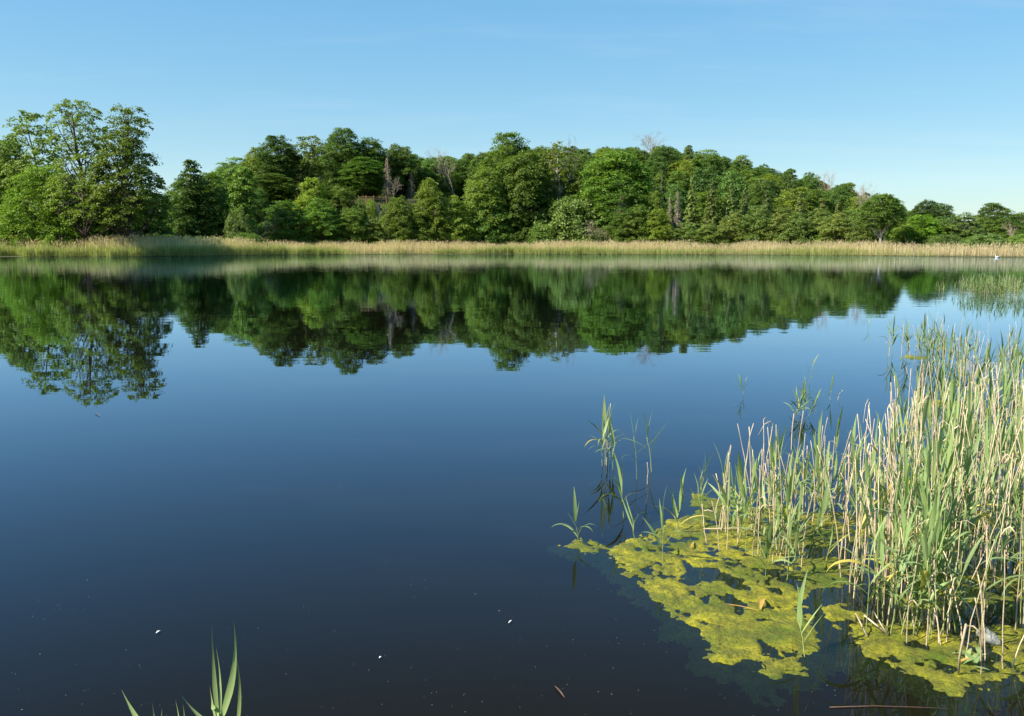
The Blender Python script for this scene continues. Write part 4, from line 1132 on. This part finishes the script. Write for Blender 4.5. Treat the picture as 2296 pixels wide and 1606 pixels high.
algae('algae_mat', [(2215, 1422), (2260, 1412), (2330, 1404), (2340, 1510), (2296, 1508), (2248, 1484), (2236, 1462), (2212, 1446)], 'olive algae mat at the right edge beside the plastic litter', seed=70, cell=0.011)
algae('algae_mat', [(1698, 1505), (1725, 1498), (1760, 1502), (1762, 1512), (1735, 1526), (1715, 1518)], 'scrap of algae floating off the near tip of the large mat', seed=80, cell=0.009, rough=0.05)
algae('algae_mat', [(1862, 1362), (1885, 1356), (1888, 1370), (1915, 1382), (1905, 1392), (1880, 1385), (1864, 1378)], 'small algae scrap between the large mat and the olive mat', seed=90, cell=0.009)
algae('algae_mat', [(1606, 1462), (1630, 1460), (1636, 1472), (1620, 1480), (1606, 1474)], 'tiny round algae scrap at the corner of the large mat', seed=95, cell=0.007, rough=0.02)
algae('algae_mat', [(2030, 1338), (2070, 1340), (2110, 1372), (2085, 1378), (2045, 1362)], 'dull algae strip among the dense stalks', seed=100, cell=0.012)
algae('algae_mat', [(2074, 906), (2100, 898), (2165, 902), (2160, 916), (2100, 920)], 'thin algae strip seen between the farther reeds', seed=110, cell=0.03)
algae('algae_mat', [(2015, 803), (2045, 797), (2080, 800), (2070, 806)], 'faint algae streak on the water beyond the farther reeds', seed=120, cell=0.04)

# ------------------------------------------------------------------ small floating things
def leaf_litter(name, x0, y0, x1, y1, w, mat, label, cat, lift=0.012):
    a = gnd(x0, y0); b = gnd(x1, y1); c = (a + b) / 2
    n = 8; t = np.linspace(0, 1, n)[:, None]
    ax = b - a; s = np.array([-ax[1], ax[0], 0]); s /= np.linalg.norm(s)
    ww = w * np.sin(np.clip(t, 0.03, 0.97) * np.pi) ** 0.7
    p = a + ax * t; p[:, 2] = lift + 0.6 * w * np.sin(t[:, 0] * 3.1)
    v = np.stack([p + s * ww / 2 + [0, 0, 0.15 * w], p, p - s * ww / 2 + [0, 0, 0.15 * w]], 1).reshape(-1, 3) - c
    q = [(i * 3 + j, i * 3 + j + 1, (i + 1) * 3 + j + 1, (i + 1) * 3 + j) for i in range(n - 1) for j in range(2)]
    m = MB(); m.add(v, q); o = m.build(name, M[mat], None, True); o.location = c
    return tag(o, label, cat)
leaf_litter('dead_leaf', 1704, 1376, 1712, 1352, 0.022, 'dead_leaf', 'curled orange-brown leaf lying on the large algae mat', 'leaf', 0.02)
leaf_litter('dead_leaf', 1625, 1361, 1700, 1377, 0.008, 'dead_leaf', 'long orange blade lying across the large algae mat', 'leaf', 0.016)
leaf_litter('dead_leaf', 1556, 1222, 1548, 1236, 0.012, 'dead_leaf', 'small brown leaf on the left lobe of the algae', 'leaf', 0.016)
leaf_litter('dead_leaf', 2148, 1494, 2182, 1486, 0.014, 'dead_leaf', 'yellow leaf at the foot of the broken straw bundle', 'leaf', 0.016)
leaf_litter('feather', 350, 1422, 361, 1417, 0.009, 'foam', 'bright white feather floating on the dark water', 'feather', 0.004)
leaf_litter('feather', 1140, 1399, 1148, 1393, 0.006, 'foam', 'tiny white fluff on the dark water in the middle', 'feather', 0.004)
leaf_litter('feather', 850, 1478, 856, 1475, 0.007, 'foam', 'small white fleck in the lower middle of the water', 'feather', 0.004)
leaf_litter('twig', 212, 927, 226, 934, 0.012, 'twig', 'pale floating twig below the mirrored oak', 'twig', 0.006)
leaf_litter('twig', 1243, 1540, 1266, 1567, 0.008, 'twig', 'thin brown twig floating near the bottom edge', 'twig', 0.003)
def stick(pts, rad, label):
    p = np.array([gnd(x, y, 0.004) for x, y in pts]); c = p.mean(0)
    m = MB(); m.tube(p - c, np.linspace(rad, rad * 0.5, len(p)), 6); o = m.build('stick', M['twig'], None, True); o.location = c
    tag(o, label, 'stick')
stick([(1860, 1586), (1960, 1583), (2060, 1586), (2140, 1590)], 0.0017, 'long thin reddish stick floating near the bottom right corner')
stick([(1548, 1196), (1570, 1168), (1590, 1146), (1598, 1130)], 0.004, 'thin reddish stem lying at the far rim of the algae')
# broken straws
def straw(pix, zs, rad, label):
    p = []
    Y = gnd(*pix[0])[1]
    for (x, y), z in zip(pix, zs):
        p.append(gnd(x, y, z))
    p = np.array(p); c = p[0].copy()
    m = MB(); m.tube(p - c, rad, 6); o = m.build('broken_straw', M['dry_stem'], None, True); o.location = c
    tag(o, label, 'straw', None)
straw([(1920, 1402), (1919, 1376), (1945, 1428)], [0.0, 0.09, 0.01], 0.004, 'folded dry straw on the olive mat, leftmost of the broken ones')
straw([(1937, 1404), (1938, 1380), (1990, 1422)], [0.0, 0.08, 0.01], 0.004, 'folded dry straw on the olive mat, second of the broken ones')
straw([(1958, 1408), (1957, 1370), (1992, 1426)], [0.0, 0.11, 0.01], 0.004, 'folded dry straw on the olive mat, nearest the dense reeds')
straw([(2149, 1514), (2152, 1470), (2166, 1400)], [0.0, 0.1, 0.28], 0.0045, 'thick dry stalk standing nearest to the viewer')
straw([(1685, 1190), (1660, 1184), (1577, 1186)], [0.01, 0.02, 0.02], 0.0035, 'dry straw lying on the algae beside the straw bundle')

# crumpled clear film in the reeds
def litter_film():
    rr_ = np.random.default_rng(88)
    a = gnd(2188, 1425); b = gnd(2242, 1450); n, k = 14, 8
    pts = []
    for i in range(n):
        t = i / (n - 1); c = a + (b - a) * t
        rad = 0.022 + 0.012 * math.sin(t * 3.0) + 0.006 * rr_.normal()
        for j in range(k):
            th = j / k * 2 * math.pi; q = rad * (1 + 0.35 * rr_.normal() * 0.6)
            pts.append(c + np.array([q * math.cos(th) * 0.5, q * math.cos(th), max(0.004, 0.02 + q * math.sin(th) * 0.9)]))
    pts = np.array(pts); q = [(i * k + j, i * k + (j + 1) % k, (i + 1) * k + (j + 1) % k, (i + 1) * k + j) for i in range(n - 1) for j in range(k)]
    m = MB(); m.add(pts - a, q); o = m.build('plastic_litter', M['film'], None, True); o.location = a
    tag(o, 'crumpled clear plastic litter caught behind the broken stalks', 'litter')
litter_film()
# small water plant at the foot of the stalks
wp = gnd(2178, 1485); e = empty('water_plant', wp); tag(e, 'small leafy water plant at the foot of the broken stalks', 'plant')
rr_ = np.random.default_rng(19)
for k in range(14):
    o = link('leaf', LEAVES[int(rr_.integers(12))][1], e); s = rr_.uniform(0.05, 0.09)
    o.matrix_local = Matrix.Translation((rr_.normal(0, 0.03), rr_.normal(0, 0.04), 0.004)) @ Matrix.Rotation(rr_.uniform(0, 6.28), 4, 'Z') @ Matrix.Rotation(rr_.uniform(0.4, 1.4), 4, 'Y') @ Matrix.Diagonal((s, s * 3.4, s, 1))

# pollen and fluff on the water
r = np.random.default_rng(5)
n = 1300
Y = 3.0 + r.random(n) ** 1.3 * 9; X = r.uniform(-0.66, 0.42, n) * Y
s = r.uniform(0.0004, 0.0010, n) * np.where(r.random(n) < 0.06, 1.8, 1)
a = r.uniform(0, 6.28, n)
c = np.column_stack([X, Y, np.full(n, 0.0025)])
dx = np.column_stack([np.cos(a), np.sin(a), 0 * a]) * s[:, None]; dy = np.column_stack([-np.sin(a), np.cos(a), 0 * a]) * (s * r.uniform(0.4, 1, n))[:, None]
m = MB(); m.add(np.stack([c - dx - dy, c + dx - dy, c + dx + dy, c - dx + dy], 1), np.arange(n * 4).reshape(-1, 4))
o = m.build('floating_specks', M['foam']); tag(o, 'pale specks of pollen strewn over the dark near water', 'pollen', kind='stuff')

# ------------------------------------------------------------------ swan
def swan():
    b = gnd(2236, 578); b = np.array([b[0], b[1], 0.0])
    e = empty('swan', b); tag(e, 'white swan resting on the water by the far right reeds', 'swan')
    m = MB()
    path = np.array([[-0.52, 0, 0.22], [-0.42, 0, 0.17], [-0.25, 0, 0.13], [0, 0, 0.11], [0.22, 0, 0.13], [0.36, 0, 0.20], [0.43, 0, 0.34], [0.42, 0, 0.50], [0.37, 0, 0.64], [0.38, 0, 0.74], [0.45, 0, 0.79], [0.52, 0, 0.77], [0.56, 0, 0.74]])
    rad = [0.02, 0.09, 0.17, 0.21, 0.19, 0.12, 0.07, 0.05, 0.045, 0.05, 0.06, 0.045, 0.02]
    m.tube(path, rad, 10); m.build('body', M['swan'], e, True)
    for s in (-1, 1):
        w = MB(); w.tube(np.array([[0.22, s * 0.16, 0.20], [0.0, s * 0.2, 0.26], [-0.25, s * 0.15, 0.27], [-0.48, s * 0.06, 0.26]]), [0.04, 0.10, 0.08, 0.01], 6); w.build('wing', M['swan'], e, True)
    w = MB(); w.tube(np.array([[0.55, 0, 0.745], [0.65, 0, 0.70]]), [0.022, 0.008], 6); w.build('beak', M['beak'], e, True)
    e.rotation_euler = (0, 0, R(170)); e.scale = (0.72, 0.72, 0.72)
swan()
print('reeds', len(greens), len(drys), 'hill trees', count)
